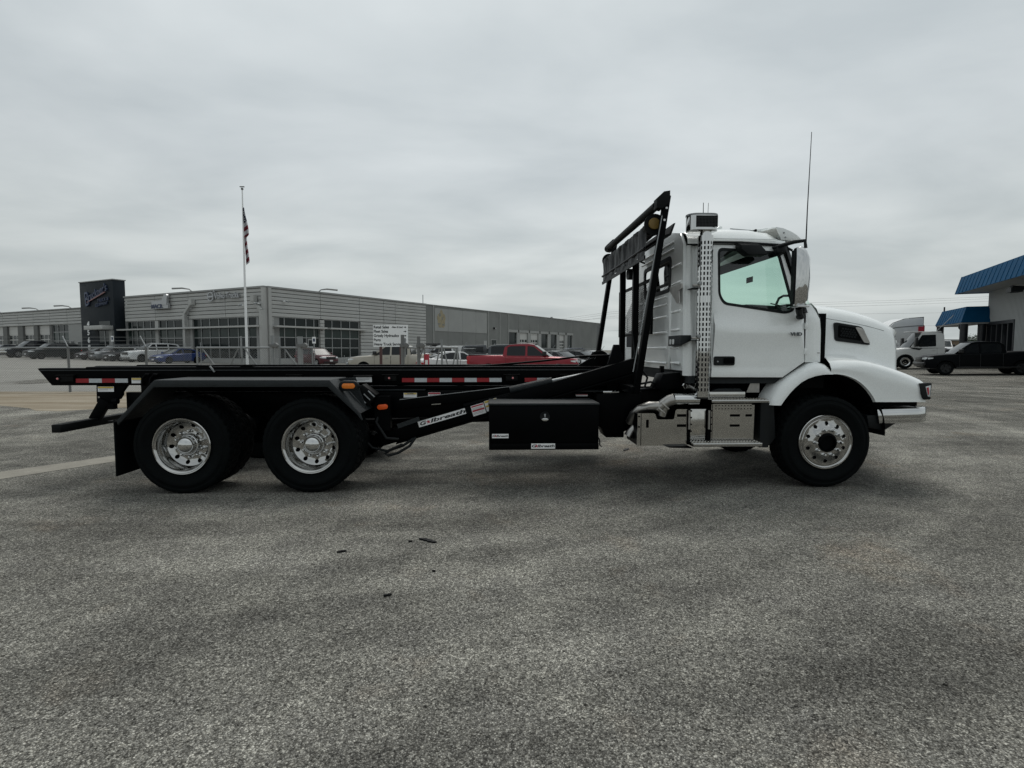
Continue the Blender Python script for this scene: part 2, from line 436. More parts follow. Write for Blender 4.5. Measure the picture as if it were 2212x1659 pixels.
    # sparse black specks
    v3 = n('ShaderNodeTexVoronoi'); v3.inputs['Scale'].default_value = 4.2; L(P, v3.inputs['Vector'])
    sp = n('ShaderNodeValToRGB'); sp.color_ramp.elements[0].position = 0.035; sp.color_ramp.elements[0].color = (0.12,0.12,0.12,1); sp.color_ramp.elements[1].position = 0.05; sp.color_ramp.elements[1].color = (1,1,1,1)
    L(v3.outputs['Distance'], sp.inputs[0])
    q = n('ShaderNodeMixRGB'); q.blend_type = 'MULTIPLY'; q.inputs[0].default_value = 0.8; L(cur, q.inputs[1]); L(sp.outputs[0], q.inputs[2]); cur = q.outputs[0]
    L(cur, b.inputs['Base Color'])
    b.inputs['Roughness'].default_value = 0.92; b.inputs['Specular IOR Level'].default_value = 0.03
    bu = n('ShaderNodeBump'); bu.inputs['Strength'].default_value = 0.9; bu.inputs['Distance'].default_value = 0.006; bu.invert = True
    L(v.outputs['Distance'], bu.inputs['Height']); L(bu.outputs[0], b.inputs['Normal'])
    return m
def lotmat(name, c0, c1, scale, stretch, streak=(0.85, 1.08)):
    m = bpy.data.materials.new(name); m.use_nodes = True
    t = m.node_tree; b = t.nodes['Principled BSDF']; L = t.links.new; n = t.nodes.new
    co = n('ShaderNodeTexCoord'); mp_ = n('ShaderNodeMapping'); mp_.inputs['Scale'].default_value = stretch; L(co.outputs['Object'], mp_.inputs[0])
    no = n('ShaderNodeTexNoise'); no.inputs['Scale'].default_value = scale; no.inputs['Detail'].default_value = 8; no.inputs['Roughness'].default_value = 0.7; L(mp_.outputs[0], no.inputs['Vector'])
    ra = n('ShaderNodeValToRGB'); ra.color_ramp.elements[0].position = 0.32; ra.color_ramp.elements[0].color = (*c0,1); ra.color_ramp.elements[1].position = 0.68; ra.color_ramp.elements[1].color = (*c1,1)
    L(no.outputs['Fac'], ra.inputs[0])
    n2 = n('ShaderNodeTexNoise'); n2.inputs['Scale'].default_value = 60; n2.inputs['Detail'].default_value = 3; L(co.outputs['Object'], n2.inputs['Vector'])
    r2 = n('ShaderNodeMapRange'); r2.inputs['To Min'].default_value = streak[0]; r2.inputs['To Max'].default_value = streak[1]; r2.inputs['From Min'].default_value = 0.3; r2.inputs['From Max'].default_value = 0.7
    L(n2.outputs['Fac'], r2.inputs['Value'])
    mu = n('ShaderNodeMixRGB'); mu.blend_type = 'MULTIPLY'; mu.inputs[0].default_value = 1; L(ra.outputs[0], mu.inputs[1]); L(r2.outputs[0], mu.inputs[2]); L(mu.outputs[0], b.inputs['Base Color'])
    b.inputs['Roughness'].default_value = 0.9; b.inputs['Specular IOR Level'].default_value = 0.05
    bu = n('ShaderNodeBump'); bu.inputs['Strength'].default_value = 0.4; bu.inputs['Distance'].default_value = 0.01; L(n2.outputs['Fac'], bu.inputs['Height']); L(bu.outputs[0], b.inputs['Normal'])
    return m
ASPH = asphalt()
CONC = lotmat('light concrete lot', (0.205,0.202,0.186), (0.27,0.266,0.247), 0.5, (0.4,1,1))
SAND = lotmat('tan sandy verge', (0.16,0.125,0.08), (0.33,0.30,0.245), 0.9, (0.22,1.6,1), (0.75,1.15))
STRIPE = lotmat('pale concrete joint strip', (0.20,0.19,0.165), (0.285,0.272,0.237), 2.2, (1,1,1))
def steps(*segs):
    o = []
    for a, b_, n_ in segs:
        for k in range(n_): o.append(a + (b_-a)*k/n_)
    o.append(segs[-1][1]); return o
ground_mesh('ground', steps((-1500,-120,4),(-120,-20,20),(-20,26,8),(26,60,10),(60,1500,6)), steps((-400,18,4),(18,34,16),(34,60,4),(60,1500,6)), 0.0, ASPH)
ground_mesh('concrete_lot', steps((-120,-22,16),(-22,14,6)), steps((19.6,34,16),(34,112,8)), 0.004, CONC)
# dirt verge along the fence: ragged-edged sheet
b = MB()
xs = [-40 + 0.7*k for k in range(66)]
top = [b.v((x, 19.58, 0.004)) for x in xs]
bot = [b.v((x, 13.4 + 0.8*math.sin(x*0.31) + 0.5*math.sin(x*1.3+1) + random.uniform(-.35,.35) + max(0, x+12)*0.25, 0.004)) for x in xs]
for i in range(len(xs)-1):
    if bot[i].co.y < 19.4 and bot[i+1].co.y < 19.4: b.f([bot[i], bot[i+1], top[i+1], top[i]])
struct(b.build('sandy_verge', SAND, smooth=0))
b = MB()
p0, p1, w = Vector((-9.2, 1.75)), Vector((-2.2, 12.9)), 0.50
d = (p1-p0).normalized(); nrm = Vector((-d.y, d.x))
L_, R_ = [], []
for k in range(61):
    c = p0 + (p1-p0)*k/60; L_.append(b.v((*(c+nrm*(w/2+random.uniform(-.012,.012))), 0.004))); R_.append(b.v((*(c-nrm*(w/2+random.uniform(-.012,.012))), 0.004)))
for k in range(60): b.f([L_[k], R_[k], R_[k+1], L_[k+1]])
struct(b.build('concrete_strip', STRIPE, smooth=0))
# scraps of black rubber lying on the asphalt
for k, (x0, y0, x1, y1, lab) in enumerate(((-0.75,4.24,-0.61,4.15,'longest torn scrap of black rubber lying on the asphalt'), (-0.80,3.23,-0.755,3.25,'short torn rubber scrap nearest the camera on the asphalt'),
        (1.70,8.03,1.82,8.22,'flat rubber scrap lying under the truck beside the toolbox'), (-1.33,3.945,-1.262,3.975,'curled black rubber scrap nearest the second rear wheel'), (-0.83,4.17,-0.80,4.185,'small black crumb left of the longest rubber scrap'), (-0.555,3.605,-0.53,3.60,'small black rubber crumb lying between the two larger scraps'))):
    b = MB(); n_ = 9; A = []; B = []; dx, dy = x1-x0, y1-y0; ll = math.hypot(dx, dy)
    for i in range(n_):
        t = i/(n_-1); w = (0.10*ll + 0.004)*math.sin(math.pi*(0.12+0.76*t))*random.uniform(.6,1.3)
        cx, cy = x0+dx*t + random.uniform(-.03,.03)*ll, y0+dy*t + random.uniform(-.04,.04)*ll
        A.append((cx - dy/ll*w, cy + dx/ll*w)); B.append((cx + dy/ll*w, cy - dx/ll*w))
    b.prism(A + B[::-1], 0.002, 0.012, 'z')
    tag(b.build('rubber_scrap', BLK2), lab, 'rubber scrap', 'rubber scraps on the asphalt')
# ================================================================ the roll-off truck
TR = thing('roll_off_truck', 'white day cab roll-off truck with black hoist rails and tarp gantry', 'truck', (-2.854, 5.592, 0), R(1.9))
YC = 1.25
def mir(pts): return [(x, 2*YC - y, z) for x, y, z in pts]

# ---- wheels
def tyre_prof(w, r, rim=0.292):
    # cross-section ring of a tyre, y from 0 (outer face) to w
    return [(rim, 0.035), (rim+0.012, 0.022), (rim+0.05, 0.010), (rim+0.10, 0.002), (rim+0.103, 0.0), (rim+0.135, 0.0), (rim+0.139, 0.003), (r-0.052, 0.008), (r-0.046, 0.004), (r-0.03, 0.008), (r-0.014, 0.014),
            (r-0.003, 0.030), (r, 0.045), (r, w*0.27), (r-0.014, w*0.28), (r-0.014, w*0.31), (r, w*0.32), (r, w*0.47), (r-0.014, w*0.48), (r-0.014, w*0.52), (r, w*0.53), (r, w*0.68), (r-0.014, w*0.69), (r-0.014, w*0.72), (r, w*0.73), (r, w-0.045), (r-0.003, w-0.03), (r-0.014, w-0.014), (r-0.04, w-0.004), (rim+0.10, w), (rim+0.03, w-0.012), (rim, w-0.035)]
def tyre(w, r, n=160):
    pr = tyre_prof(w, r)
    def mod(i, j, q):
        if j in (11, 12, 13, 24, 25, 26) and i % 4 == 0: return q - 0.013
        if j in (16, 17, 20, 21) and i % 4 == 2: return q - 0.010
        return q
    return MB().lathe(pr, n=n, mod=mod, close=True)
def arc(cx, cz, r, n=16, a0=0, a1=360):
    full = abs(a1-a0) >= 360
    return [(cx + r*math.cos(R(a0+(a1-a0)*k/(n if full else n-1))), cz + r*math.sin(R(a0+(a1-a0)*k/(n if full else n-1)))) for k in range(n)]
def disc(outer, inner, holes, fn, thick):
    b = MB(); b.skin(arc(0, 0, outer, 60), [arc(0, 0, inner, 36)] + holes, fn, 0.035, thick); return b
def wheel(kind):
    if kind == 'front':
        rim = MB().lathe([(0.300, 0.018), (0.306, 0.010), (0.300, 0.003), (0.290, 0.004), (0.284, 0.012), (0.278, 0.016), (0.268, 0.016), (0.262, 0.010)], n=72).build('wheel', ALU, TR); root = rim
        tyre(0.30, 0.515).build('tyre', RUB, root)
        def fy(x, z):
            r = math.hypot(x, z)
            return (x, interp(r, [(0.09,-0.006),(0.105,-0.020),(0.165,-0.021),(0.178,-0.014),(0.19,0.002),(0.235,0.014),(0.262,0.012)]), z)
        holes = [arc(0.213*math.cos(R(18+36*k)), 0.213*math.sin(R(18+36*k)), 0.021, 14) for k in range(10)]
        disc(0.263, 0.108, holes, fy, 0.012).build('disc', ALU, rim, smooth=50)
        MB().lathe([(0.262, 0.03), (0.0005, 0.03)], n=48).build('dark_back_plate', BLK2, rim)  # black plate added behind the disc, stands in for wheel-well shadow
        MB().lathe([(0.110, 0.03), (0.108, -0.020), (0.100, -0.034), (0.082, -0.040), (0.080, -0.012), (0.0005, -0.010)], n=40).build('hub', BLK, root)
        for k in range(10):
            a = R(36*k); cx, cz = 0.1425*math.cos(a), 0.1425*math.sin(a)
            MB().lathe([(0.023, -0.018), (0.022, -0.026), (0.0165, -0.030), (0.0165, -0.055), (0.012, -0.066), (0.0005, -0.069)], (cx, 0, cz), 8).build('lug_nut', CHROME, rim)
    else:
        rim = MB().lathe([(0.300, 0.018), (0.306, 0.010), (0.300, 0.002), (0.290, 0.004), (0.284, 0.014), (0.272, 0.020), (0.268, 0.055), (0.256, 0.070), (0.250, 0.090), (0.246, 0.150), (0.240, 0.160)], n=72).build('wheel', ALU, TR); root = rim
        tyre(0.275, 0.515).build('tyre', RUB, root)
        inner = tyre(0.275, 0.515, 120); bmesh.ops.translate(inner.bm, vec=(0, 0.325, 0), verts=inner.bm.verts); inner.build('inner_tyre', RUB, root)
        def fy(x, z):
            r = math.hypot(x, z)
            return (x, interp(r, [(0.112,0.186),(0.165,0.190),(0.178,0.194),(0.215,0.176),(0.24,0.160)]), z)
        holes = [arc(0.205*math.cos(R(8+36*k)), 0.205*math.sin(R(8+36*k)), 0.0225, 14) for k in range(10)]
        disc(0.240, 0.112, holes, fy, 0.012).build('disc', ALU, rim, smooth=50)
        MB().lathe([(0.235, 0.225), (0.0005, 0.225)], n=48).build('dark_back_plate', BLK2, rim)  # flat black disc for the brake drum
        for k in range(10):
            a = R(36*k+18); cx, cz = 0.1425*math.cos(a), 0.1425*math.sin(a)
            MB().lathe([(0.023, 0.190), (0.022, 0.178), (0.0165, 0.174), (0.0165, 0.145), (0.012, 0.135), (0.0005, 0.132)], (cx, 0, cz), 8).build('lug_nut', CHROME, rim)
        MB().lathe([(0.118, 0.20), (0.116, 0.125), (0.112, 0.115), (0.104, 0.112), (0.102, 0.085), (0.098, 0.078), (0.094, 0.080), (0.090, 0.066), (0.076, 0.050), (0.055, 0.036), (0.03, 0.028), (0.0005, 0.026)], n=48).build('hub_cap', CHROME, root, smooth=50)
    return root
WZ = 0.512
wf = wheel('front'); wf.location = (6.352, 0.06, WZ)
wr = wheel('rear'); wr.location = (-0.656, 0.02, WZ)
w2 = dup(wr, TR); w2.location = (0.694, 0.02, WZ); w2.rotation_euler = (0, R(23), 0)
for src, x in ((wf, 6.352), (wr, -0.656), (wr, 0.694)):
    f = dup(src, TR); f.location = (x, 2*YC - (0.06 if src is wf else 0.02), WZ); f.rotation_euler = (0, 0, math.pi)
for x in (-0.656, 0.694):
    b = MB(); b.tube([(x, 0.5, WZ), (x, 2.0, WZ)], 0.09, 14); b.lathe([(0.05,-.16),(0.2,-.12),(0.24,0),(0.2,.12),(0.05,.16)], (x, YC, WZ), 20)
    b.build('drive_axle', BLK, TR)
MB().beam((6.352, 0.35, 0.45), (6.352, 2.15, 0.45), 0.12, 0.12).build('front_axle', BLK, TR)
MB().tube([(0.9, YC, 0.6), (5.2, YC, 0.72)], 0.05, 10).build('drive_shaft', BLK, TR)

# ---- frame and hoist rails
for y in (0.83, 1.61):
    b = MB(); b.box(-1.75, 7.05, y, y+0.06, 0.80, 1.03); b.build('frame_rail', BLK, TR, bevel=0.008)
for x in (-1.7, -0.02, 1.6, 2.6, 3.6, 4.6): MB().box(x, x+0.08, 0.89, 1.61, 0.84, 1.0).build('crossmember', BLK, TR)
def rail(y0, y1, lip):
    poly = [(-2.700, 1.315), (-2.675, 1.322), (-2.15, 1.322), (-2.14, 1.336), (-1.95, 1.336), (4.05, 1.336), (4.05, 1.118), (-2.545, 1.118)]
    r = MB().prism(poly, y0, y1).build('hoist_rail', BLK, TR, bevel=0.006)
    MB().prism([(-2.66, 1.300), (-2.13, 1.300), (4.05, 1.300), (4.05, 1.288), (-2.665, 1.288)], y0-lip if lip > 0 else y1, y0 if lip > 0 else y1-lip).build('rail_lip', FENDER, r, bevel=0.003)
    return r
rail_n = rail(0.75, 0.86, 0.020); rail_f = rail(1.64, 1.75, -0.020)
for k in range(9): MB().box(-2.3+k*0.75, -2.2+k*0.75, 0.86, 1.64, 1.16, 1.25).build('deck_crossmember', BLK, TR)
for y in (0.80, 1.62): MB().prism([(-1.3,1.10),(4.25,1.10),(4.25,1.036),(-1.2,1.036)], y, y+0.08).build('subframe_rail', BLK, TR, bevel=0.004)
MB().box(-0.875, -0.70, 0.76, 0.84, 1.337, 1.352).build('wear_plate', BLK, rail_n); MB().box(-0.36, -0.215, 0.76, 0.84, 1.337, 1.360).build('wear_plate', BLK, rail_n)
MB().beam((-0.70, 0.735, 1.345), (-0.645, 0.735, 1.275), 0.012, 0.016).build('latch_lever', STEEL, rail_n)
# shelf brackets with small marker lamps on the rail side
for x0, x1, lx in ((-2.458,-2.248,-2.445), (0.193,0.392,None), (1.322,1.523,1.411), (2.774,2.978,2.888), (3.46,3.75,None)):
    b = MB(); b.box(x0, x1, 0.700, 0.749, 1.236, 1.244); b.box(x0+0.03, x1-0.03, 0.728, 0.7495, 1.165, 1.2355); s = b.build('light_bracket', BLK2, TR, bevel=0.003)
    if lx is not None:
        o = MB().lathe([(0.022,0.0),(0.02,-0.010),(0.012,-0.014),(0.0005,-0.015)], (lx, 0.727, 1.198), 12).build('marker_lamp_rim', PLASTIC, s)
        MB().lathe([(0.013,0.0),(0.011,-0.006),(0.0005,-0.008)], (lx, 0.713, 1.199), 10).build('marker_lamp', PINK, s)
def tape(x, n, first, dx=0.150, z0=1.149, z1=1.198):
    for k in range(n):
        MB().box(x+k*dx+0.001, x+(k+1)*dx-0.001, 0.7465, 0.7498, z0, z1).build('reflective_tape', RED if (k+first) % 2 == 0 else WTAPE, rail_n)
tape(-2.263, 4, 0); tape(-1.245, 2, 0); tape(1.556, 8, 0); tape(3.033, 2, 0); tape(3.90, 1, 0, 0.13)
# pivot hooks behind the rear fender corner
for x in (-1.44, -1.345):
    MB().tube([(x-0.03, 0.70, 1.12), (x-0.02, 0.70, 1.20), (x+0.02, 0.70, 1.245), (x+0.06, 0.70, 1.24)], 0.018, 8).build('pivot_hook', BLK, TR)
MB().prism([(-1.50,1.16),(-1.30,1.21),(-1.15,1.20),(-1.15,1.0),(-1.50,1.0)], 0.72, 0.79).build('pivot_bracket', BLK, TR, bevel=0.005)

def sticker(x0, x1, z0, z1, y, head, body=WHITE, lines=2, par=None, rot=0, word=None, wcol=BLKP):
    # thin printed plate on the side of the truck: coloured header, body, print lines
    cx, cz = (x0+x1)/2, (z0+z1)/2; M = Matrix.Translation((cx, y, cz)) @ Matrix.Rotation(-rot, 4, 'Y')
    w, h = (x1-x0)/2, (z1-z0)/2
    p = MB(M).box(-w, w, -0.002, 0.0, -h, h).build('safety_decal', body, par or TR)
    if head: MB(M).box(-w*0.95, w*0.95, -0.0035, -0.0021, h*0.35, h*0.92).build('decal_header', head, p)
    for k in range(lines):
        zz = h*0.1 - k*h*0.38
        MB(M).box(-w*0.8, w*random.uniform(.2,.8), -0.0032, -0.0021, zz-h*0.07, zz+h*0.07).build('decal_print', pr_grey, p)
    if word:
        text('decal_word', word, h*0.62, M @ frame((0, -0.0036, h*0.62), (1,0,0), (0,0,1), (0,-1,0)), wcol, p, 0.0004, bold=0.001)
    return p
pr_grey = pmat('grey decal print', (0.25,0.25,0.26), 0.5)
sticker(-1.618, -1.487, 1.142, 1.205, 0.745, YEL, lines=1)
sticker(-2.027, -1.841, 1.041, 1.103, 0.765, YEL, lines=2)
p_ = sticker(1.011, 1.211, 1.155, 1.215, 0.69, None, WHITE, 2)
MB().box(1.0, 1.22, 0.66, 0.74, 1.219, 1.236).build('plate_bracket', BLK2, TR, bevel=0.004)
sticker(1.583, 1.740, 0.968, 1.023, 0.70, YEL, WHITE, 1, word='CAUTION')
sticker(1.875, 2.021, 0.968, 1.028, 0.70, REDD, WHITE, 2)
sticker(3.645, 3.787, 0.980, 1.005, 0.66, REDD, WHITE, 0)

# ---- rear fenders over the tandem, mud flaps
for side in (0, 1):
    def Y(a, b): return (a, b) if side == 0 else (2*YC-b, 2*YC-a)
    outer = [(-1.295, 0.795), (-0.893, 1.220), (0.923, 1.217), (1.235, 0.860), (1.262, 0.790)]
    inner = [(1.252, 0.785), (1.205, 0.85), (0.900, 1.145), (-0.900, 1.145), (-1.288, 0.745)]
    fn_ = MB().prism(outer + inner, *Y(0.0, 0.03)).build('rear_fender', FENDER, TR, bevel=0.004)
    top = [(-1.295, 0.795), (-0.893, 1.221), (0.923, 1.218), (1.235, 0.860), (1.225, 0.855), (0.918, 1.209), (-0.889, 1.212), (-1.285, 0.79)]
    MB().prism(top, *Y(0.03, 0.62)).build('fender_deck', FENDER, fn_)
    MB().prism([(0.93,1.215),(1.12,1.235),(1.16,1.10),(1.24,0.87)], *Y(0.30, 0.31)).build('fender_end_gusset', FENDER, fn_)
    MB().box(-1.352, -1.335, *Y(0.03, 0.62), 0.195, 0.80).build('mud_flap', RUB, TR, bevel=0.003)
    MB().box(-1.40, -1.30, *Y(0.02, 0.66), 0.775, 0.79).build('mud_flap_hanger', BLK2, TR)
    MB().box(-1.365, -1.353, *Y(0.05, 0.15), 0.60, 0.70).build('rear_reflector', REDL, TR, bevel=0.004)
    MB().tube([(-0.9, *Y(0.3,0.3)[:1], 1.18), (-0.9, 0.83 if side == 0 else 1.67, 1.0)], 0.03, 8).build('fender_support', BLK, TR)
    MB().tube([(0.9, *Y(0.3,0.3)[:1], 1.18), (0.9, 0.83 if side == 0 else 1.67, 1.0)], 0.03, 8).build('fender_support', BLK, TR)
# ---- rear underride bumper and its hangers
MB().box(-2.145, -2.045, 0.22, 2.28, 0.635, 0.725).build('underride_bar', BLK2, TR, bevel=0.006)
for y in (0.78, 1.66):
    b = MB(); b.prism([(-2.055,1.118),(-2.062,0.92),(-2.03,0.895),(-1.90,0.895),(-1.862,0.93),(-1.80,0.95),(-1.765,1.0),(-1.765,1.03),(-1.70,1.118)], y, y+0.05); h = b.build('underride_hanger', BLK, TR, bevel=0.005)
    b = MB(); b.beam((-1.965, y+0.025, 0.94), (-2.11, y+0.025, 0.70), 0.07, 0.115); b.build('underride_arm', BLK, TR, bevel=0.006)
    MB().prism([(-1.935,0.83),(-1.935,0.90),(-1.86,0.90),(-1.86,0.83)], y-0.01, y+0.06).build('hanger_tab', BLK, h)
    MB().tube([(-1.85, y-0.03, 0.93), (-1.79, y-0.03, 0.93)], 0.035, 10).build('hanger_bushing', BLK, h)
    MB().lathe([(0.012,0),(0.012,-0.004),(0.0005,-0.004)], (-2.03, y, 0.975), 10).build('bolt', CHROME, h)

# ---- hoist lift arm with decals, brace beam, cylinder
def along(p0, p1, t): return tuple(a+(b_-a)*t for a, b_ in zip(p0, p1))
A0, A1 = Vector((1.20, 0.60, 0.447)), Vector((4.35, 0.60, 1.363))
for yy, nm in ((0.60, 'lift_arm'), (1.90, 'lift_arm')):
    o = Vector((0, yy-0.60, 0))
    arm = MB().beam(A0+o, A1+o, 0.10, 0.165).build(nm, BLK, TR, bevel=0.012)
    d = (A1-A0).normalized(); up = Vector((-d.z, 0, d.x))
    MB().beam(A0+o-up*0.095+d*0.3, A1+o-up*0.095, 0.14, 0.018).build('arm_flange', BLK, arm, bevel=0.003)
    MB().tube([A1+o-d*2.1+up*0.10, A1+o], 0.03, 10).build('hydraulic_line', BLK, arm)
    MB().lathe([(0.12,-0.10),(0.12,0.10),(0.05,0.12),(0.0005,0.12)], tuple(A0+o), 20).build('arm_pivot', BLK, arm)
MB().beam((1.55, 0.46, 0.655), (1.80, 0.46, 0.742), 0.02, 0.05).build('arm_gusset', FENDER, TR)
ang = math.atan2(A1.z-A0.z, A1.x-A0.x)
def arm_pt(s, u, y=0.548): q = A0 + d*s + up*u; return (q.x, y, q.z)
MA = lambda s, u: Matrix.Translation(arm_pt(s, u, 0.549)) @ Matrix.Rotation(-ang, 4, 'Y')
dec = MB(MA(0.90, 0.045)).box(-0.287, 0.287, -0.003, 0, -0.034, 0.034).build('maker_decal', WHITE, TR)
def maker(M, h, par, w):
    # lettering on the maker's plate: a G, a red star and the rest of the name, in slanted bold type
    F = lambda x, z: M @ frame((x, -0.0034, z), (1,0,0), (0,0,1), (0,-1,0))
    text('decal_letter', 'G', h, F(-w*0.83, 0), BLKP, par, 0.0006, 0.25, h*0.03, sx=1.7)
    text('decal_letters', 'lbreath', h*0.98, F(w*0.24, 0), BLKP, par, 0.0006, 0.22, h*0.03, sx=2.55*(w/h)/4.78)
    st = [(math.cos(R(90+36*k))*(h*0.5 if k % 2 == 0 else h*0.2), math.sin(R(90+36*k))*(h*0.5 if k % 2 == 0 else h*0.17)) for k in range(10)]
    MB(M).prism([(x - w*0.575, z) for x, z in st], -0.0042, -0.0031).build('decal_star', REDD, par)
maker(MA(0.90, 0.045), 0.060, dec, 0.287)
dd1 = MB(MA(1.337, 0.015)).box(-0.078, 0.078, -0.003, 0, -0.060, 0.066).build('safety_decal', WHITE, TR)
for zz, hh in ((0.052, 0.008), (0.0, 0.010)): MB(MA(1.337, 0.015)).box(-0.072, 0.072, -0.0042, -0.0031, zz-hh, zz+hh).build('decal_header', REDD, dd1)
for zz in (0.030, 0.018, -0.024, -0.038): MB(MA(1.337, 0.015)).box(-0.07, 0.05, -0.0041, -0.0031, zz-0.002, zz+0.002).build('decal_print', pr_grey, dd1)
dd2 = MB(MA(1.50, 0.025)).box(-0.075, 0.075, -0.003, 0, -0.060, 0.066).build('safety_decal', WHITE, TR)
for zz, hh in ((0.052, 0.011), (0.0, 0.010)): MB(MA(1.50, 0.025)).box(-0.070, 0.070, -0.0042, -0.0031, zz-hh, zz+hh).build('decal_header', YEL, dd2)
MB().beam((1.35, 0.66, 0.87), (4.20, 0.66, 1.20), 0.08, 0.11).build('brace_beam', BLK, TR, bevel=0.006)
MB().beam((1.55, 0.615, 0.951), (4.20, 0.615, 1.258), 0.015, 0.006).build('brace_edge', STEEL, TR)
MB().tube([(2.85, 0.60, 1.06), (3.35, 0.60, 1.17)], 0.045, 12).build('hydraulic_cylinder', FENDER, TR); MB().tube([(3.33, 0.60, 1.165), (3.75, 0.60, 1.25)], 0.022, 10).build('cylinder_rod', STEEL, TR)
MB().box(1.16, 1.84, 0.705, 0.78, 1.050, 1.064).build('side_ledge', FENDER, TR, bevel=0.003)
MB().box(1.86, 2.62, 0.705, 0.78, 1.036, 1.047).build('side_ledge', BLK2, TR, bevel=0.003)
MB().box(3.495, 3.97, 0.60, 0.78, 1.036, 1.053).build('side_ledge', FENDER, TR, bevel=0.003)
MB().box(1.10, 2.30, 0.70, 0.82, 0.72, 1.04).build('valve_box', BLK, TR, bevel=0.01)
MB().box(3.94, 4.13, 0.50, 0.54, 1.028, 1.055).build('chrome_trim', CHROME, TR, bevel=0.006)
MB().beam((1.925, 0.60, 0.893), (2.035, 0.60, 0.901), 0.01, 0.010).build('cotter_pin', CHROME, TR)
# amber lamps
b = MB(); b.prism(rrect(1.0, 1.21, 1.095, 1.205, 0.054, 6), 0.06, 0.12); o = b.build('amber_lamp_housing', PLASTIC, TR, bevel=0.008)
MB().prism(rrect(1.035, 1.175, 1.122, 1.178, 0.027, 6), 0.050, 0.0598).build('amber_lens', AMBER, o, bevel=0.006)
MB(Matrix.Translation((1.372, 0.50, 0.877)) @ Matrix.Rotation(R(-6), 4, 'Y')).prism(rrect(-0.062, 0.062, -0.030, 0.030, 0.029, 6), -0.012, 0).build('orange_reflector', ORANGE, TR, bevel=0.004)
MB().box(1.28, 1.46, 0.50, 0.60, 0.60, 1.0).build('reflector_bracket', BLK, TR)
MB(Matrix.Translation((1.2, 0.42, 1.03)) @ Matrix.Rotation(R(38), 4, 'Y')).box(-0.10, 0.10, 0, 0.2, -0.08, 0.07).build('valve_block', BLK2, TR, bevel=0.01)
for k in range(3): MB().tube([(1.13+0.05*k, 0.41, 1.00+0.035*k), (1.20+0.05*k, 0.41, 0.93+0.035*k)], 0.008, 6).build('valve_rod', STEEL, TR)
for pts in ([(1.75,0.5,0.52),(1.68,0.48,0.42),(1.55,0.46,0.345),(1.44,0.46,0.315),(1.40,0.46,0.335),(1.45,0.47,0.375),(1.60,0.5,0.44)], [(1.72,0.54,0.50),(1.60,0.52,0.42),(1.42,0.5,0.36),(1.25,0.5,0.40),(1.1,0.52,0.55)], [(1.35,0.6,0.9),(1.3,0.48,0.70),(1.42,0.45,0.52),(1.55,0.5,0.50)]):
    MB().tube(pts, 0.016, 8).build('hydraulic_hose', PLASTIC, TR)

# ---- toolbox hung on the near side
tb = MB().box(2.607, 3.803, 0.045, 0.60, 0.450, 0.935).build('toolbox', BLK, TR, bevel=0.006)
MB().box(2.600, 3.810, 0.030, 0.61, 0.937, 0.962).build('toolbox_lid', FENDER, tb, bevel=0.008)
dr = MB().box(2.612, 3.798, 0.030, 0.044, 0.530, 0.930).build('toolbox_door', BLK, tb, bevel=0.004)
MB().box(2.607, 3.803, 0.032, 0.044, 0.452, 0.522).build('toolbox_kick_strip', BLK, tb, bevel=0.004)
MB().lathe([(0.055,0.0),(0.052,-0.006),(0.046,-0.003),(0.0005,-0.002)], (3.213, 0.0295, 0.815), 24).build('lock_dish', PLASTIC, tb)
MB().prism([(3.203,0.845),(3.223,0.845),(3.220,0.805),(3.206,0.805)], 0.012, 0.026).build('lock_stem', STEEL, tb, bevel=0.003)
MB().prism([(3.175,0.790),(3.195,0.800),(3.231,0.800),(3.251,0.790),(3.245,0.776),(3.225,0.768),(3.200,0.768),(3.181,0.776)], 0.010, 0.024).build('lock_handle', CHROME, tb, bevel=0.004)
for (x0,x1,z0,z1,h,yy) in ((2.641,2.819,0.583,0.629,0.030,0.0285), (3.065,3.325,0.465,0.522,0.042,0.0305)):
    M = Matrix.Translation(((x0+x1)/2, yy, (z0+z1)/2)); p = MB(M).box(-(x1-x0)/2, (x1-x0)/2, -0.002, 0.001, -(z1-z0)/2, (z1-z0)/2).build('maker_decal', WHITE, TR)
    maker(M @ Matrix.Translation((0, 0.0012, 0)), h, p, (x1-x0)/2*0.96)
MB().tube([(3.79, 0.08, 0.60), (3.82, 0.08, 0.55), (3.825, 0.09, 0.49), (3.845, 0.08, 0.475)], 0.008, 6).build('wire_lead', PLASTIC, TR)
# ---- tanks and boxes ahead of the toolbox
MB().prism([(3.86,1.02),(4.40,1.05),(4.40,0.62),(4.19,0.58),(4.19,0.507),(3.975,0.508),(3.925,0.617),(3.86,0.66)], 0.48, 0.80).build('battery_box', BLK, TR, bevel=0.012)
MB().prism([(4.3,1.06),(5.0,1.10),(5.0,0.62),(4.3,0.6)], 0.62, 0.80).build('air_tank_bracket', BLK, TR, bevel=0.01)
MB().tube([(2.6, 2.1, 0.7), (4.2, 2.1, 0.7)], 0.28, 20).build('fuel_tank', ALU, TR)
MB().tube([(2.7, 0.72, 0.78), (3.8, 0.72, 0.78)], 0.11, 14).build('air_tank', BLK, TR)
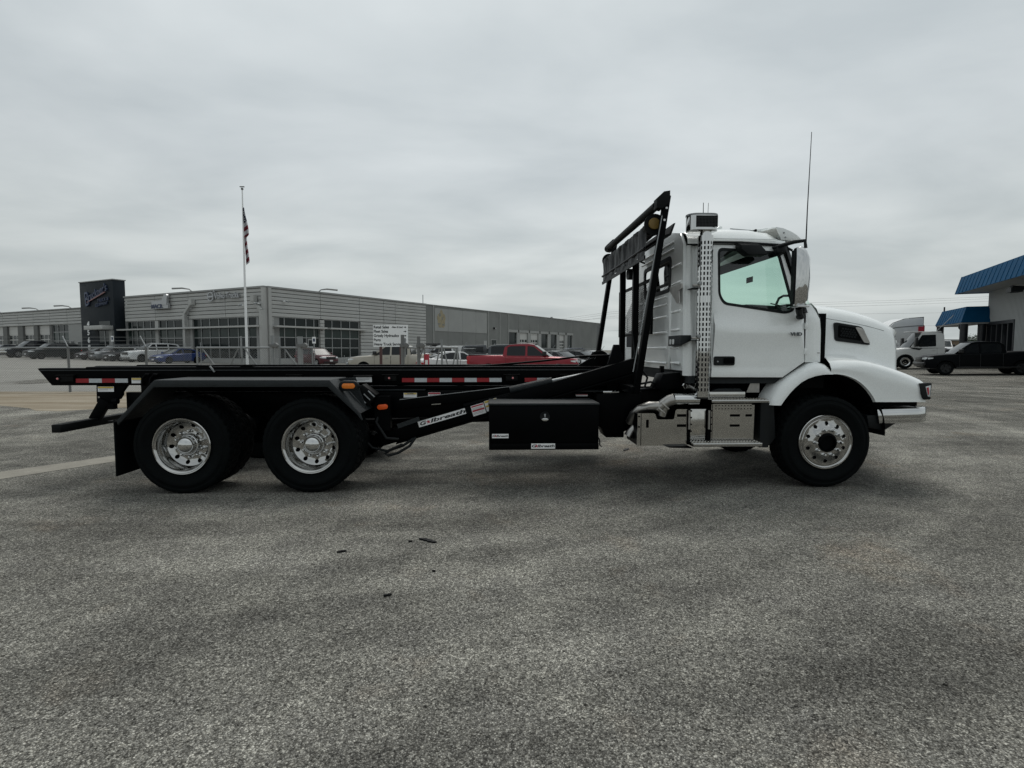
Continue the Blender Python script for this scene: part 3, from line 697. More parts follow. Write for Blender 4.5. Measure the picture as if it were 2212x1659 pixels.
# ================================================================ cab
TRIMG = pmat('dark grey badge metal', (0.10,0.11,0.115), 0.35, 0.6, var=0.1)
def cy(z): return 0.12 + max(0, z-1.80)*0.085                      # cab side leans in above the belt
def side(fn):                                                     # build a part for both sides of the cab
    for s in (0, 1):
        fn((lambda p: p) if s == 0 else (lambda p: (p[0], 2*YC-p[1], p[2])), 1 if s == 0 else -1)
win = roundpoly([(5.140,2.668),(5.835,2.625),(5.965,2.13),(6.005,1.975),(5.90,1.932),(5.195,2.035),(5.140,2.14)], [.07,.06,.25,.07,.06,.09,.25], 6)
win_in = roundpoly([(5.165,2.640),(5.815,2.600),(5.94,2.13),(5.972,1.992),(5.895,1.962),(5.215,2.062),(5.165,2.15)], [.06,.05,.25,.05,.05,.07,.25], 6)
door_poly = [(5.062,2.700),(5.062,1.236),(5.862,1.232),(6.112,1.405),(6.100,1.90),(6.075,2.02),(5.855,2.685),(5.62,2.693)]
def door_y(x, z):
    y = cy(z)
    y += -0.022*smooth01((z-1.50)/0.30)*(1-smooth01((z-(1.80-0.045*(x-5.06)))/0.03))     # shoulder crease under the window
    y += 0.020*smooth01((z-1.80)/0.16) - 0.010*smooth01((1.30-z)/0.06)
    e = edist((x, z), door_poly)
    return y + 0.008*(1-smooth01(e/0.02))
def mk_door(F, s):
    d = MB().skin(door_poly, [win], lambda x, z: F((x, door_y(x, z), z)), 0.05, 0.03, (0, s, 0)).build('door', W_PAINT, TR, smooth=30)
    MB().skin(win, [win_in], lambda x, z: F((x, door_y(x, z)-0.004, z)), 0, 0.02, (0, s, 0)).build('window_seal', PLASTIC, d)
    g = MB().skin(win_in, [], lambda x, z: F((x, cy(z)+0.030, z)), 0.3).build('side_window', GLASS, d)
    b = MB(); b.skin(rrect(5.085,5.316,1.365,1.465,0.02), [], lambda x, z: F((x, 0.103, z)), 0, 0.02, (0,s,0)); b.build('handle_recess', PLASTIC, d)
    b = MB(); b.skin(rrect(5.19,5.305,1.385,1.448,0.008), [], lambda x, z: F((x, 0.092, z)), 0, 0.012, (0,s,0)); b.build('door_handle', BLK, d)
    b = MB(); b.skin(arc(5.125,1.408,0.009,10), [], lambda x, z: F((x, 0.100, z)), 0, 0.003, (0,s,0)); b.build('key_lock', STEEL, d)
    if s == 1: text('badge', 'VHD', 0.050, frame((5.985, 0.082, 1.708), (1,0,0), (0,0,1), (0,-1,0)), TRIMG, d, 0.003, 0.0, 0.002, sx=1.25)
side(mk_door)
# dark seam behind the door edges and the rear corner panel with vertical flutes
def mk_rear_corner(F, s):
    prof = [(5.052,0.130),(5.040,0.145),(5.020,0.190),(4.990,0.205),(4.960,0.208),(4.930,0.212),(4.915,0.226),(4.895,0.226),(4.880,0.214),(4.850,0.222),(4.820,0.245),(4.800,0.290)]
    rings = []
    for z in (1.245, 1.30, 1.8, 2.2, 2.5, 2.70): rings.append([F((x, y + (cy(z)-0.12)*(1 if x > 4.85 else 0.4), z)) for x, y in prof])
    MB().loft(rings, closed=False).build('cab_corner_panel', W_PAINT, TR, smooth=40)
side(mk_rear_corner)
def jamb(F, s):
    # painted jamb strips round the door, set in so that the gap reads dark
    outer = [(5.045,2.715),(5.045,1.222),(5.87,1.218),(6.130,1.395),(6.118,1.91),(6.093,2.03),(5.868,2.702),(5.62,2.71)]
    MB().skin(outer, [roundpoly([(5.10,2.66),(5.86,2.655),(6.04,2.05),(6.05,1.45),(5.84,1.28),(5.10,1.28)], 0.04)], lambda x, z: F((x, cy(z)+0.035, z)), 0, 0.05, (0,s,0)).build('door_jamb', PLASTIC, TR)
side(jamb)
# back wall with pressed ribs and a window
bw = [(0.285,1.30),(2.215,1.30),(2.215,2.72),(2.10,2.86),(1.7,2.95),(1.25,2.985),(0.8,2.95),(0.40,2.86),(0.285,2.72)]
bwin = roundpoly([(0.68,2.64),(1.82,2.64),(1.79,2.25),(0.71,2.25)], 0.08, 5)
back = MB().skin(bw, [bwin], lambda y, z: (4.800 - 0.02*smooth01((z-1.35)/0.1), y, z), 0.12, 0.03, (1,0,0)).build('cab_back_wall', W_PAINT, TR, smooth=40)
MB().skin(roundpoly([(0.66,2.66),(1.84,2.66),(1.81,2.23),(0.69,2.23)], 0.09, 5), [roundpoly([(0.71,2.61),(1.79,2.61),(1.76,2.28),(0.74,2.28)], 0.07, 5)], lambda y, z: (4.772, y, z), 0, 0.02, (1,0,0)).build('rear_window_seal', PLASTIC, back)
MB().skin(roundpoly([(0.71,2.61),(1.79,2.61),(1.76,2.28),(0.74,2.28)], 0.07, 5), [], lambda y, z: (4.785, y, z), 0).build('rear_window', GLASS, back)
def rib(y0, y1, z, h=0.030): 
    MB().prism([(4.781,z+h*0.9),(4.765,z+h*0.35),(4.765,z),(4.781,z-h*0.25)], y0, y1).build('pressed_rib', W_PAINT, back, bevel=0.003)
for z in (2.178, 2.084, 1.936, 1.742, 1.552, 1.364): rib(0.80, 1.75, z); rib(1.90, 2.15, z)
for z in (2.50, 2.30, 1.972, 1.76, 1.552, 1.375): rib(0.335, 0.63, z)
for z in (2.72, 2.80): rib(0.60, 1.95, z, 0.02)
for y in (0.70, 1.82): MB().prism([(4.781,y-0.035),(4.768,y-0.02),(4.768,y+0.02),(4.781,y+0.035)], 1.31, 2.2, 'z').build('pressed_post', W_PAINT, back, bevel=0.003)
# roof
def roof_ring(x, top, drop):
    zt = top; pts = []
    half = [(0.205,2.705-drop*0.2),(0.212,2.745-drop*0.2),(0.225,2.775-drop*0.4),(0.285,min(zt-0.03,2.86-drop)),(0.36,zt-0.012),(0.52,zt+0.02),(0.80,zt+0.05),(1.25,zt+0.065)]
    return [(x,y,z) for y, z in half] + [(x,2*YC-y,z) for y, z in half[-2::-1]]
rings = [roof_ring(4.80, 2.865, 0.0), roof_ring(4.84, 2.895, 0.0), roof_ring(5.0, 2.905, 0), roof_ring(5.3, 2.912, 0), roof_ring(5.55, 2.90, 0), roof_ring(5.72, 2.87, 0.01), roof_ring(5.82, 2.82, 0.05), roof_ring(5.90, 2.75, 0.08)]
roof = MB().loft(rings, closed=False).build('roof', W_PAINT, TR, smooth=50)
for s in (0, 1):
    F = (lambda p: p) if s == 0 else (lambda p: (p[0], 2*YC-p[1], p[2]))
    MB().tube([F((5.05,0.200,2.722)), F((5.4,0.200,2.720)), F((5.62,0.202,2.708)), F((5.86,0.205,2.697)), F((5.98,0.215,2.64))], 0.014, 8).build('drip_rail', PLASTIC, roof)
    MB().beam(F((5.06,0.196,2.76)), F((5.80,0.198,2.752)), 0.010, 0.012).build('roof_seam', W_PAINT, roof)
    # A pillar
    MB().loft([[F(p) for p in q] for q in ([(5.875,0.185,2.69),(5.93,0.21,2.69),(5.95,0.27,2.69),(5.89,0.26,2.69)], [(6.00,0.165,2.30),(6.04,0.180,2.30),(6.06,0.22,2.30),(6.015,0.22,2.30)], [(6.100,0.145,1.95),(6.15,0.16,1.95),(6.17,0.20,1.95),(6.12,0.20,1.95)])]).build('a_pillar', PLASTIC, TR, smooth=50)
MB().loft([[(5.925,0.27,2.70),(5.96,0.7,2.72),(5.975,1.25,2.73),(5.96,1.8,2.72),(5.925,2.23,2.70)], [(6.10,0.24,2.30),(6.17,0.7,2.30),(6.19,1.25,2.30),(6.17,1.8,2.30),(6.10,2.26,2.30)], [(6.25,0.22,1.96),(6.33,0.7,1.96),(6.36,1.25,1.96),(6.33,1.8,1.96),(6.25,2.28,1.96)]], closed=False).build('windscreen', WSGLASS, TR, smooth=60)
MB().tube([(6.00,0.30,2.62),(6.16,0.30,2.20),(6.21,0.31,2.02)], 0.012, 6).build('windscreen_trim', W_PAINT, TR)
# exterior sun visor over the windscreen, with bolts
def visr(y, c): return [(5.800,y,2.900+c), (5.88,y,2.885+c), (5.97,y,2.850+c*0.8), (6.04,y,2.808+c*0.6), (6.088,y,2.764+c*0.5), (6.078,y,2.757+c*0.5), (6.03,y,2.797+c*0.6), (5.96,y,2.838+c*0.8), (5.88,y,2.872+c), (5.80,y,2.886+c)]
vis = MB().loft([visr(y, c) for y, c in ((0.238,0),(0.30,0.012),(0.6,0.035),(1.25,0.05),(1.9,0.035),(2.20,0.012),(2.262,0))]).build('sun_visor', W_PAINT, TR, smooth=30)
for y0, y1 in ((0.226,0.237),(2.263,2.274)): MB().prism([(5.795,2.900),(5.88,2.887),(5.97,2.852),(6.04,2.810),(6.090,2.765),(5.97,2.752),(5.865,2.757)], y0, y1).build('visor_end_plate', W_PAINT, vis, bevel=0.004)
for x, z in ((5.886,2.835),(5.905,2.785)): MB().lathe([(0.010,0),(0.009,-0.006),(0.0005,-0.007)], (x,0.2255,z), 8).build('bolt', STEEL, vis)
# roof lamps and horn
MB().prism([(5.22,2.925),(5.33,2.925),(5.335,2.975),(5.30,2.982),(5.27,2.96)], 0.55, 0.65).build('roof_lamp', W_PAINT, TR, bevel=0.01)
for y in (0.62, 1.25, 1.88): MB().prism([(5.68,2.945),(5.90,2.90),(5.905,2.965),(5.86,2.968),(5.80,2.955)], y-0.05, y+0.05).build('marker_lamp', W_PAINT, TR, bevel=0.01)
MB().tube([(5.38,0.45,2.925),(5.66,0.45,2.905)], 0.006, 6).build('horn_tube', STEEL, TR); MB().lathe([(0.016,-0.02),(0.016,0.02),(0.0005,0.02)], (5.67,0.45,2.905), 8).build('horn', BLK, TR)
MB().tube([(5.24,0.9,2.95),(5.237,0.9,3.34)], [0.007,0.004], 6).build('whip_antenna', PLASTIC, TR)
# interior seen through the glass
MB().box(4.85,6.15,0.20,2.30,1.16,1.24).build('cab_floor', INTERIOR, TR)
MB().loft([[(x,0.24,2.70),(x,0.32,2.80),(x,1.25,2.86),(x,2.18,2.80),(x,2.26,2.70)] for x in (4.84,5.3,5.86)], closed=False).build('headliner', INTERIOR, TR)
MB().prism([(5.70,1.30),(5.70,1.80),(5.78,1.90),(6.00,1.95),(6.22,1.90),(6.22,1.30)], 0.24, 2.26).build('dashboard', INTERIOR, TR, bevel=0.03)
MB().prism([(5.36,1.98),(5.42,2.03),(5.66,2.03),(5.72,1.98),(5.70,1.90),(5.36,1.90)], 0.95, 1.5).build('console_top', INTERIOR, TR, bevel=0.02)
for y in (0.62, 1.88):
    st_ = MB().prism([(5.02,1.24),(5.02,1.55),(5.07,1.62),(5.50,1.66),(5.55,1.55),(5.52,1.24)], y-0.26, y+0.26).build('seat', INTERIOR, TR, bevel=0.04)
    MB().prism([(5.00,1.56),(4.94,1.93),(4.97,1.96),(5.04,1.95),(5.13,1.62)], y-0.24, y+0.24).build('seat_back', INTERIOR, st_, bevel=0.04)
MB(Matrix.Translation((5.78,1.88,2.02)) @ Matrix.Rotation(R(62), 4, 'Y') @ Matrix.Rotation(R(90), 4, 'X')).lathe([(0.215+0.014*math.cos(R(60*k)), 0.014*math.sin(R(60*k))) for k in range(6)], n=36, close=True).build('steering_wheel', PLASTIC, TR)
MB(Matrix.Translation((5.78,1.88,2.02)) @ Matrix.Rotation(R(62), 4, 'Y')).box(-0.20,0.20,-0.03,0.03,-0.02,0.0).build('steering_spoke', PLASTIC, TR)
MB().box(5.95,5.955,1.05,1.22,2.40,2.47).build('windscreen_camera', PLASTIC, TR)
MB().box(4.83,4.87,0.3,2.2,1.24,2.24).build('cab_back_trim', INTERIOR, TR)
# cowl side between door and hood
cowl = [(6.135,1.91),(6.130,1.398),(6.26,1.398),(6.335,1.398),(6.330,1.75),(6.315,1.88),(6.27,1.985),(6.215,2.04),(6.17,2.05),(6.14,2.0)]
def mk_cowl(F, s):
    def f(x, z): return F((x, 0.150 + 0.05*smooth01((x-6.2)/0.13) + 0.06*smooth01((z-1.85)/0.2), z))
    c = MB().skin(cowl, [], f, 0.05, 0.10, (0,s,0)).build('cowl_panel', W_PAINT, TR, smooth=40)
    MB().beam(F((6.135,0.152,1.502)), F((6.325,0.198,1.502)), 0.004, 0.006).build('cowl_seam', BLK, c)
    e_ = [(6.335,1.398),(6.330,1.75),(6.315,1.88),(6.27,1.985),(6.215,2.04)]
    MB().loft([[F((x+0.012,0.215,z+0.012)) for x, z in e_], [F((x+0.020,0.235,z+0.02)) for x, z in e_], [F((x+0.040,0.43,z+0.02)) for x, z in e_]], closed=False).build('cowl_return', W_PAINT, c, smooth=60)
    MB().prism([(6.30,1.36),(6.475,1.36),(6.47,1.6),(6.455,1.80),(6.435,1.91),(6.405,1.955),(6.36,1.99),(6.30,1.985)], *sorted((F((0,0.41,0))[1], F((0,0.47,0))[1]))).build('hood_gap_seal', BLK, c)
side(mk_cowl)
MB().box(6.12,6.45,0.30,2.2,1.1,1.95).build('firewall', BLK, TR)
# rear half of the front fender, fixed to the cab
fo = [(5.690,0.925),(5.722,1.02),(5.80,1.14),(5.92,1.245),(6.06,1.335),(6.17,1.390),(6.27,1.405),(6.345,1.385),(6.385,1.340),(6.400,1.270)]
fi = [(5.823,0.925),(5.862,0.985),(5.915,1.055),(5.975,1.120),(6.045,1.180),(6.120,1.222),(6.20,1.248),(6.275,1.262),(6.34,1.266),(6.395,1.266)]
def mk_rf(F, s):
    rings = []
    for (a, b_) in zip(fi, fo):
        a, b_ = Vector(a), Vector(b_); r = []
        for t, y in ((-0.03,0.30),(-0.03,0.07),(0,0.052),(0.25,0.050),(0.55,0.060),(0.78,0.085),(0.93,0.13),(1.0,0.19),(1.03,0.34)):
            p = a + (b_-a)*t; r.append(F((p.x, y, p.y)))
        rings.append(r)
    MB().loft(rings, closed=False).build('cab_fender', W_PAINT, TR, smooth=60)
    MB().loft([[F((x,0.16,z)) for x, z in ((5.66,0.92),(5.80,0.915),(5.83,0.55),(5.76,0.46),(5.70,0.47))], [F((x,0.42,z)) for x, z in ((5.66,0.92),(5.80,0.915),(5.83,0.55),(5.76,0.46),(5.70,0.47))]]).build('splash_guard', PLASTIC, TR)
    MB().loft([[F((6.352+0.685*math.cos(R(a)), y, 0.60+0.72*math.sin(R(a)))) for a in range(-2,150,8)] for y in (0.085,0.75)], closed=False).build('wheel_housing', BLK2, TR)
side(mk_rf)
# hood with front fenders: lofted stations
ztop = [(6.36,2.085),(6.55,2.067),(6.72,2.048),(6.87,2.022),(7.007,1.990),(7.15,1.948),(7.295,1.893),(7.38,1.852),(7.44,1.815),(7.49,1.770),(7.53,1.71),(7.57,1.62)]
zcr = [(6.36,1.425),(6.55,1.437),(6.72,1.430),(6.86,1.408),(7.0,1.372),(7.13,1.330),(7.26,1.285),(7.38,1.240),(7.46,1.208),(7.52,1.175),(7.57,1.13)]
zlow = [(6.36,1.268),(6.44,1.270),(6.52,1.260),(6.592,1.238),(6.66,1.208),(6.714,1.173),(6.77,1.128),(6.816,1.077),(6.86,1.02),(6.893,0.959),(7.51,0.957),(7.54,0.97),(7.57,1.0)]
def hood_half(x):
    zt, zk, zl = interp(x, ztop), interp(x, zcr), interp(x, zlow)
    t = max(0, (x-7.33)/0.24); yh = 0.415 + 0.02*(x-6.36) + 0.30*t**2.2; yf = 0.050 + 0.01*max(0,(x-7.1)/0.3)**2 + 0.36*max(0,(x-7.46)/0.11)**2.4
    yf = min(yf, yh+0.02)
    e = 0.10
    pr = [(1.25,zt+0.035),(1.0,zt+0.032),(0.80,zt+0.018),(max(0.62,yh+.03),zt-0.006),(max(0.53,yh+0.02),zt-0.045),(yh+0.055,zt-0.105),(yh+0.022,zt-0.19),(yh+0.005,zt-0.30),(yh,zk+(zt-zk)*0.40),(yh-0.004,zk+0.12),(yh-0.02,zk+0.062),(yh-0.07,zk+0.028),(yh-0.15 if yh-0.15 > yf+0.1 else yf+0.12,zk+0.010),(yf+0.085,zk-0.008),(yf+0.035,zk-0.040),(yf+0.010,zk-0.085)]
    for k in range(1, 6): pr.append((yf + 0.002*k if k < 5 else yf+0.006, zk-0.085 + (zl-zk+0.085)*k/5))
    pr.append((yf+0.05, zl-0.006))
    return [(x, y, z) for y, z in pr]
xs = [6.372+ (7.28-6.372)*k/26 for k in range(27)] + [7.32,7.36,7.40,7.435,7.46,7.48,7.50,7.52,7.54,7.555]
xs = sorted(set(xs + [6.592,6.714,6.816,6.86,6.893,6.9]))
xrear = [(1.40,6.473),(1.828,6.452),(1.93,6.435),(1.983,6.417),(2.047,6.378),(2.09,6.372)]
def hood_side(F, s):
    rings = []
    for x in xs:
        h = hood_half(x)
        # the rear edge of the fender part starts further forward than the hood edge
        rings.append([F((px + max(0, interp(pz, xrear)-x)*smooth01((py-0.10)/0.25), py, pz)) for px, py, pz in h])
    return rings
hood = MB()
for s in (0, 1):
    F = (lambda p: p) if s == 0 else (lambda p: (p[0], 2*YC-p[1], p[2]))
    hood.loft(hood_side(F, s), closed=False)
hood = hood.build('hood', W_PAINT, TR, smooth=55, weld=True)
def hood_y(x, z):
    h = [(p[2], p[1]) for p in hood_half(x)][3:11]; h.sort(); return interp(z, h)
# seam line of the hood top shell
sl = [(6.40,1.925),(6.461,1.915),(6.789,1.863),(7.05,1.813),(7.25,1.762),(7.431,1.707)]
for s in (0, 1): MB().tube([((x, hood_y(x, z)+0.001, z) if s == 0 else (x, 2*YC-hood_y(x, z)-0.001, z)) for x, z in sl], 0.0035, 6).build('hood_seam', BLK, hood)
# side vents
vo = roundpoly([(6.622,1.858),(6.955,1.805),(7.055,1.592),(6.630,1.642)], [.03,.05,.02,.04], 4)
def mk_vent(F, s):
    vy = lambda x, z: F((x, 0.425-0.018, z))
    v = MB().skin(vo, [], vy, 0, 0.04, (0,s,0)).build('hood_vent', PLASTIC, TR)
    vi = roundpoly([(6.665,1.825),(6.885,1.79),(6.945,1.640),(6.665,1.680)], .02, 3)
    MB().skin(vi, [], lambda x, z: F((x, 0.405, z)), 0, 0.004, (0,s,0)).build('vent_mesh', BLK, v)
    for k in range(7):
        for j in range(4):
            cx, cz = 6.705+0.032*k+0.014*(j%2), 1.705+0.026*j-0.004*k
            if cx < 6.88: MB().skin(arc(cx, cz, 0.011, 6), [arc(cx, cz, 0.007, 6)], lambda x, z: F((x, 0.402, z)), 0, 0.003, (0,s,0)).build('vent_cell', FENDER, v)
    MB().skin(roundpoly([(6.862,1.803),(6.948,1.79),(7.040,1.612),(6.968,1.622)], [.02,.04,.012,.02], 4), [], lambda x, z: F((x, 0.398 - 0.010*smooth01((x-6.9)/0.1), z)), 0, 0.012, (0,s,0)).build('vent_blade', DULL, v)
side(mk_vent)
# nose: grille, headlights
MB().prism([(0.62,1.75),(1.88,1.75),(1.95,1.05),(0.55,1.05)], 7.40, 7.50, 'x').build('grille', PLASTIC, TR, bevel=0.02)
for k in range(6): MB().box(7.501,7.52,0.60,1.90,1.12+0.10*k,1.15+0.10*k).build('grille_bar', CHROME, TR)
def mk_light(F, s):
    out_ = [(7.372,1.165),(7.470,1.172),(7.512,1.168),(7.512,1.146),(7.505,1.02),(7.512,1.0),(7.500,0.985),(7.425,0.985),(7.395,1.05)]
    h = MB().loft([[F((x,0.045,z)) for x, z in out_], [F((x+0.02,0.10,z)) for x, z in out_], [F((x+0.06,0.42,z)) for x, z in out_]]).build('headlight', PLASTIC, TR, bevel=0.006)
    MB().loft([[F((x,0.041,z)) for x, z in ((7.440,1.130),(7.498,1.145),(7.498,1.015),(7.47,1.02))], [F((x,0.060,z)) for x, z in ((7.440,1.130),(7.498,1.145),(7.498,1.015),(7.47,1.02))]]).build('headlight_lens', LAMP, h, bevel=0.003)
    MB().loft([[F((x,0.037,z)) for x, z in ((7.450,1.120),(7.472,1.123),(7.480,1.045),(7.470,1.040))], [F((x,0.0405,z)) for x, z in ((7.450,1.120),(7.472,1.123),(7.480,1.045),(7.470,1.040))]]).build('side_marker', REDD, h)
side(mk_light)
# chrome bumper wrapped round the nose
path = [(6.950,0.105),(7.20,0.085),(7.40,0.080),(7.485,0.092),(7.535,0.13),(7.562,0.20),(7.59,0.5),(7.605,1.25)]
path = path + [(x, 2*YC-y) for x, y in path[-2::-1]]
def brow(x, y, k, n_):
    t = max(0, 1-(x-6.95)/0.6) if (y < 0.2 or y > 2.3) else 0
    prof = [(0.0,0.880-0.0*t),(0.0,0.887-0.022*t),(0.012,0.893-0.022*t)]
    return t
rings = []
for i, (x, y) in enumerate(path):
    near = min(y, 2*YC-y); t = max(0, min(1, (7.56-x)/0.62)) if near < 0.25 else 0
    sgn = 1 if y < YC else -1
    zt, zb = 0.893-0.018*t, 0.730-0.022*t
    dx = 0.03*t*t
    inn = (0, 0.05*sgn) if near < 0.18 else (-0.05, 0.0)
    rings.append([(x+inn[0], y+inn[1], zt), (x+inn[0]*0.2, y+inn[1]*0.2, zt), (x, y, zt-0.008), (x+dx*0.5, y-0.004*sgn if near<0.18 else y, (zt+zb)/2), (x+dx, y, zb+0.008), (x+dx+inn[0]*0.2, y+inn[1]*0.2, zb), (x+dx+inn[0], y+inn[1], zb)])
MB().loft(rings, closed=False).build('bumper', CHROME, TR, smooth=50)
MB().loft([[(6.90,y,0.86),(7.50,y,0.885),(7.50,y,0.80),(6.95,y,0.72)] for y in (0.16,2.34)]).build('bumper_inner', BLK, TR)
MB().prism([(6.86,0.80),(6.885,0.665),(7.065,0.622),(7.20,0.71),(7.40,0.735),(7.40,0.82)], 0.14, 2.36).build('air_dam', PLASTIC, TR, bevel=0.01)
MB().box(6.9,7.48,0.2,2.3,0.90,0.955).build('radiator_support', BLK, TR)
for y in (0.64, 1.82): MB().box(5.72,6.98,y,y+0.04,0.55,1.42).build('inner_fender', BLK, TR)

# ---- mirrors
def mk_mirror(F, s):
    def ring(z, x0, x1, y0, y1): return [F(p) for p in ((x0,y0*0.75,z),(x0+0.012,y1-0.03,z),((x0+x1*2)/3,y1,z),(x1,(y0*0.4+y1*0.6),z),(x1+0.0,(y0*0.6+y1*0.4)-0.01,z),((x0+x1*2)/3,y0,z),((x0*2+x1)/3,y0*1.02,z))]
    m = MB().loft([ring(1.985,5.86,5.955,-0.11,0.0), ring(1.995,5.850,5.965,-0.13,0.01), ring(2.08,5.845,6.000,-0.15,0.02), ring(2.30,5.845,6.012,-0.16,0.02), ring(2.50,5.850,6.010,-0.15,0.02), ring(2.575,5.852,5.98,-0.14,0.02), ring(2.615,5.858,5.935,-0.12,0.01), ring(2.620,5.87,5.92,-0.11,0.0)]).build('mirror', CHROME, TR, smooth=50)
    MB().loft([[F((5.836,-0.09,z)),F((5.850,-0.09,z)),F((5.866,-0.01,z)),F((5.850,-0.01,z))] for z in (2.02,2.59)]).build('mirror_glass', PLASTIC, m)
    MB().box(5.85,5.98,*sorted((F((0,-0.155,0))[1],F((0,0.04,0))[1])),1.985,2.002).build('mirror_rim', CHROME, m, bevel=0.004)
    MB().tube([F((5.93,-0.04,1.99)), F((5.96,0.0,1.945)), F((6.02,0.07,1.90)), F((6.06,0.13,1.90))], [0.035,0.035,0.035,0.03], 10).build('mirror_foot', PLASTIC, m)
    MB().lathe([(0.0005,-0.03),(0.028,-0.026),(0.032,0.0),(0.028,0.026),(0.0005,0.03)], F((5.985,0.03,1.895)), 14).build('mirror_pivot', PLASTIC, m)
    MB().box(5.99,6.04,*sorted((F((0,0.02,0))[1],F((0,0.10,0))[1])),1.95,2.10).build('mirror_bracket', PLASTIC, m, bevel=0.01)
    MB().tube([F((5.75,0.19,2.66)), F((5.80,0.10,2.672)), F((5.88,0.0,2.69)), F((5.95,-0.08,2.688)), F((5.955,-0.09,2.61))], [0.018,0.022,0.022,0.02,0.018], 8).build('mirror_arm', PLASTIC, m)
    MB().loft([[F(p) for p in ((5.76,0.12,2.68),(5.76,0.20,2.68),(5.76,0.20,2.56),(5.76,0.12,2.60))], [F(p) for p in ((5.86,0.12,2.67),(5.86,0.20,2.67),(5.86,0.20,2.58),(5.86,0.12,2.60))]]).build('mirror_mount', PLASTIC, m, bevel=0.01)
    MB().tube([F((5.955,-0.09,2.62)), F((5.958,-0.09,3.0)), F((5.975,-0.09,3.80))], [0.008,0.006,0.0035], 6).build('antenna', PLASTIC, m)
side(mk_mirror)
# look-down mirror over the passenger window
MB().loft([[(5.300,y,2.662),(5.315,y,2.610),(5.385,y,2.560),(5.40,y,2.553),(5.590,y,2.553),(5.600,y,2.562),(5.57,y,2.610),(5.52,y,2.660)] for y in (0.005,0.02,0.12,0.14)]).build('lookdown_mirror', PLASTIC, TR, bevel=0.008)
MB().box(5.33,5.55,0.12,0.20,2.664,2.70).build('lookdown_mount', PLASTIC, TR, bevel=0.006)

for z in (1.52, 1.80): MB().box(6.098,6.128,0.105,0.135,z-0.035,z+0.035).build('door_hinge', W_PAINT, TR, bevel=0.006)
MB().tube([(6.02,0.30,2.00),(6.10,0.62,2.06),(6.16,0.98,2.12)], 0.008, 6).build('wiper', PLASTIC, TR)

MB().prism([(5.835,2.71),(5.845,2.63),(5.90,2.60),(5.925,2.71)], 0.28, 2.22).build('windscreen_header', INTERIOR, TR, bevel=0.01)
MB().prism([(5.52,1.90),(5.53,2.045),(5.60,2.065),(5.95,2.05),(6.20,1.98),(6.20,1.90)], 0.45, 1.0).build('dash_pad', INTERIOR, TR, bevel=0.02)
MB().tube([(5.86,0.30,1.98),(5.868,0.30,2.06),(5.895,0.30,2.12),(5.945,0.30,2.148),(6.01,0.30,2.15)], 0.014, 8).build('grab_handle', PLASTIC, TR)
DKPIPE = pmat('dark exhaust pipe', (0.012,0.012,0.012), 0.6, var=0.3)  # near-black pipe, so the heat shield slots read black
MESHB = pmat('dark mesh wire', (0.03,0.032,0.034), 0.5, 0.3, var=0.2)
# ---- exhaust stack with slotted heat shield
b = MB(); cx, cyy, r = 4.957, 0.100, 0.081; ncol, nrow, z0, z1 = 14, 32, 1.02, 2.765
dz = (z1-z0)/nrow; fa = (0.0, 0.26, 0.74); fz = (0.0, 0.18, 0.82)
zsv = [z0+dz*(k+q) for k in range(nrow) for q in fz] + [z1]; asv = [2*math.pi*(k+q)/ncol for k in range(ncol) for q in fa]
V = [[b.v((cx+r*math.cos(a), cyy+r*math.sin(a), z)) for a in asv] for z in zsv]
na = len(asv)
for i in range(len(zsv)-1):
    for j in range(na):
        row = i//3
        if i % 3 == 1 and j % 3 == 1 and row not in (0, 19, 31): continue
        b.f([V[i][j], V[i][(j+1)%na], V[i+1][(j+1)%na], V[i+1][j]])
shield = b.build('exhaust_heat_shield', CHROME, TR, smooth=40)
MB().tube([(cx,cyy,1.0),(cx,cyy,2.83)], 0.060, 24).build('exhaust_pipe', DKPIPE, TR)
MB().lathe([(0.082,-0.02),(0.088,0.0),(0.082,0.02)], (cx,cyy,1.0), 8) if False else None
MB().loft([[(cx+0.062*math.cos(R(k*15)), cyy+0.062*math.sin(R(k*15)), z) for k in range(24)] for z in (2.765,2.82)]).build('stack_neck', CHROME, TR)
st = [(x, y) for x, y in rrect(4.743,5.073,0.0,0.20,0.095,6)]
cap = MB().loft([[(x,y,z) for x, y in st] for z in (2.812,2.818,2.978,2.985)]).build('exhaust_diffuser', CHROME, TR, bevel=0.004)
MB().loft([[(4.908+(x-4.908)*1.02,0.10+(y-0.10)*1.03,z) for x, y in st] for z in (2.970,2.988)]).build('diffuser_rim', STEEL, cap)
b = MB()
b.box(4.812,5.045,-0.0045,-0.0005,2.842,2.960); mesh_ = b.build('diffuser_mesh', BLK, cap)
for k in range(15):
    x = 4.815+0.0155*k; MB().box(x,x+0.0035,-0.007,-0.0048,2.842,2.960).build('mesh_bar', MESHB, cap)
for k in range(8): MB().box(4.813,5.044,-0.0075,-0.0071,2.846+0.015*k,2.8495+0.015*k).build('mesh_bar', MESHB, cap)
for z, x0 in ((2.235,4.86),(1.665,4.86)):
    br = MB().box(x0-0.04,4.93,0.06,0.10,z-0.012,z+0.012).build('stack_clamp', DULL, TR, bevel=0.003)
    MB().box(x0-0.04,4.93,0.05,0.24,z-0.03,z-0.024).build('clamp_plate', BLK2, br); MB().lathe([(0.02,0.0),(0.02,-0.02),(0.0005,-0.022)], (4.885,0.055,z+0.02), 8).build('clamp_bolt', STEEL, br)
MB().prism([(4.74,1.70),(4.86,1.70),(4.86,1.64),(4.74,1.58)], 0.20, 0.62).build('stack_bracket', FENDER, TR, bevel=0.004)
for y in (0.44,0.54): MB().prism(rrect(y-0.03,y+0.03,1.60,1.66,0.015), 4.736,4.741,'x').build('bracket_slot', W_PAINT, TR)
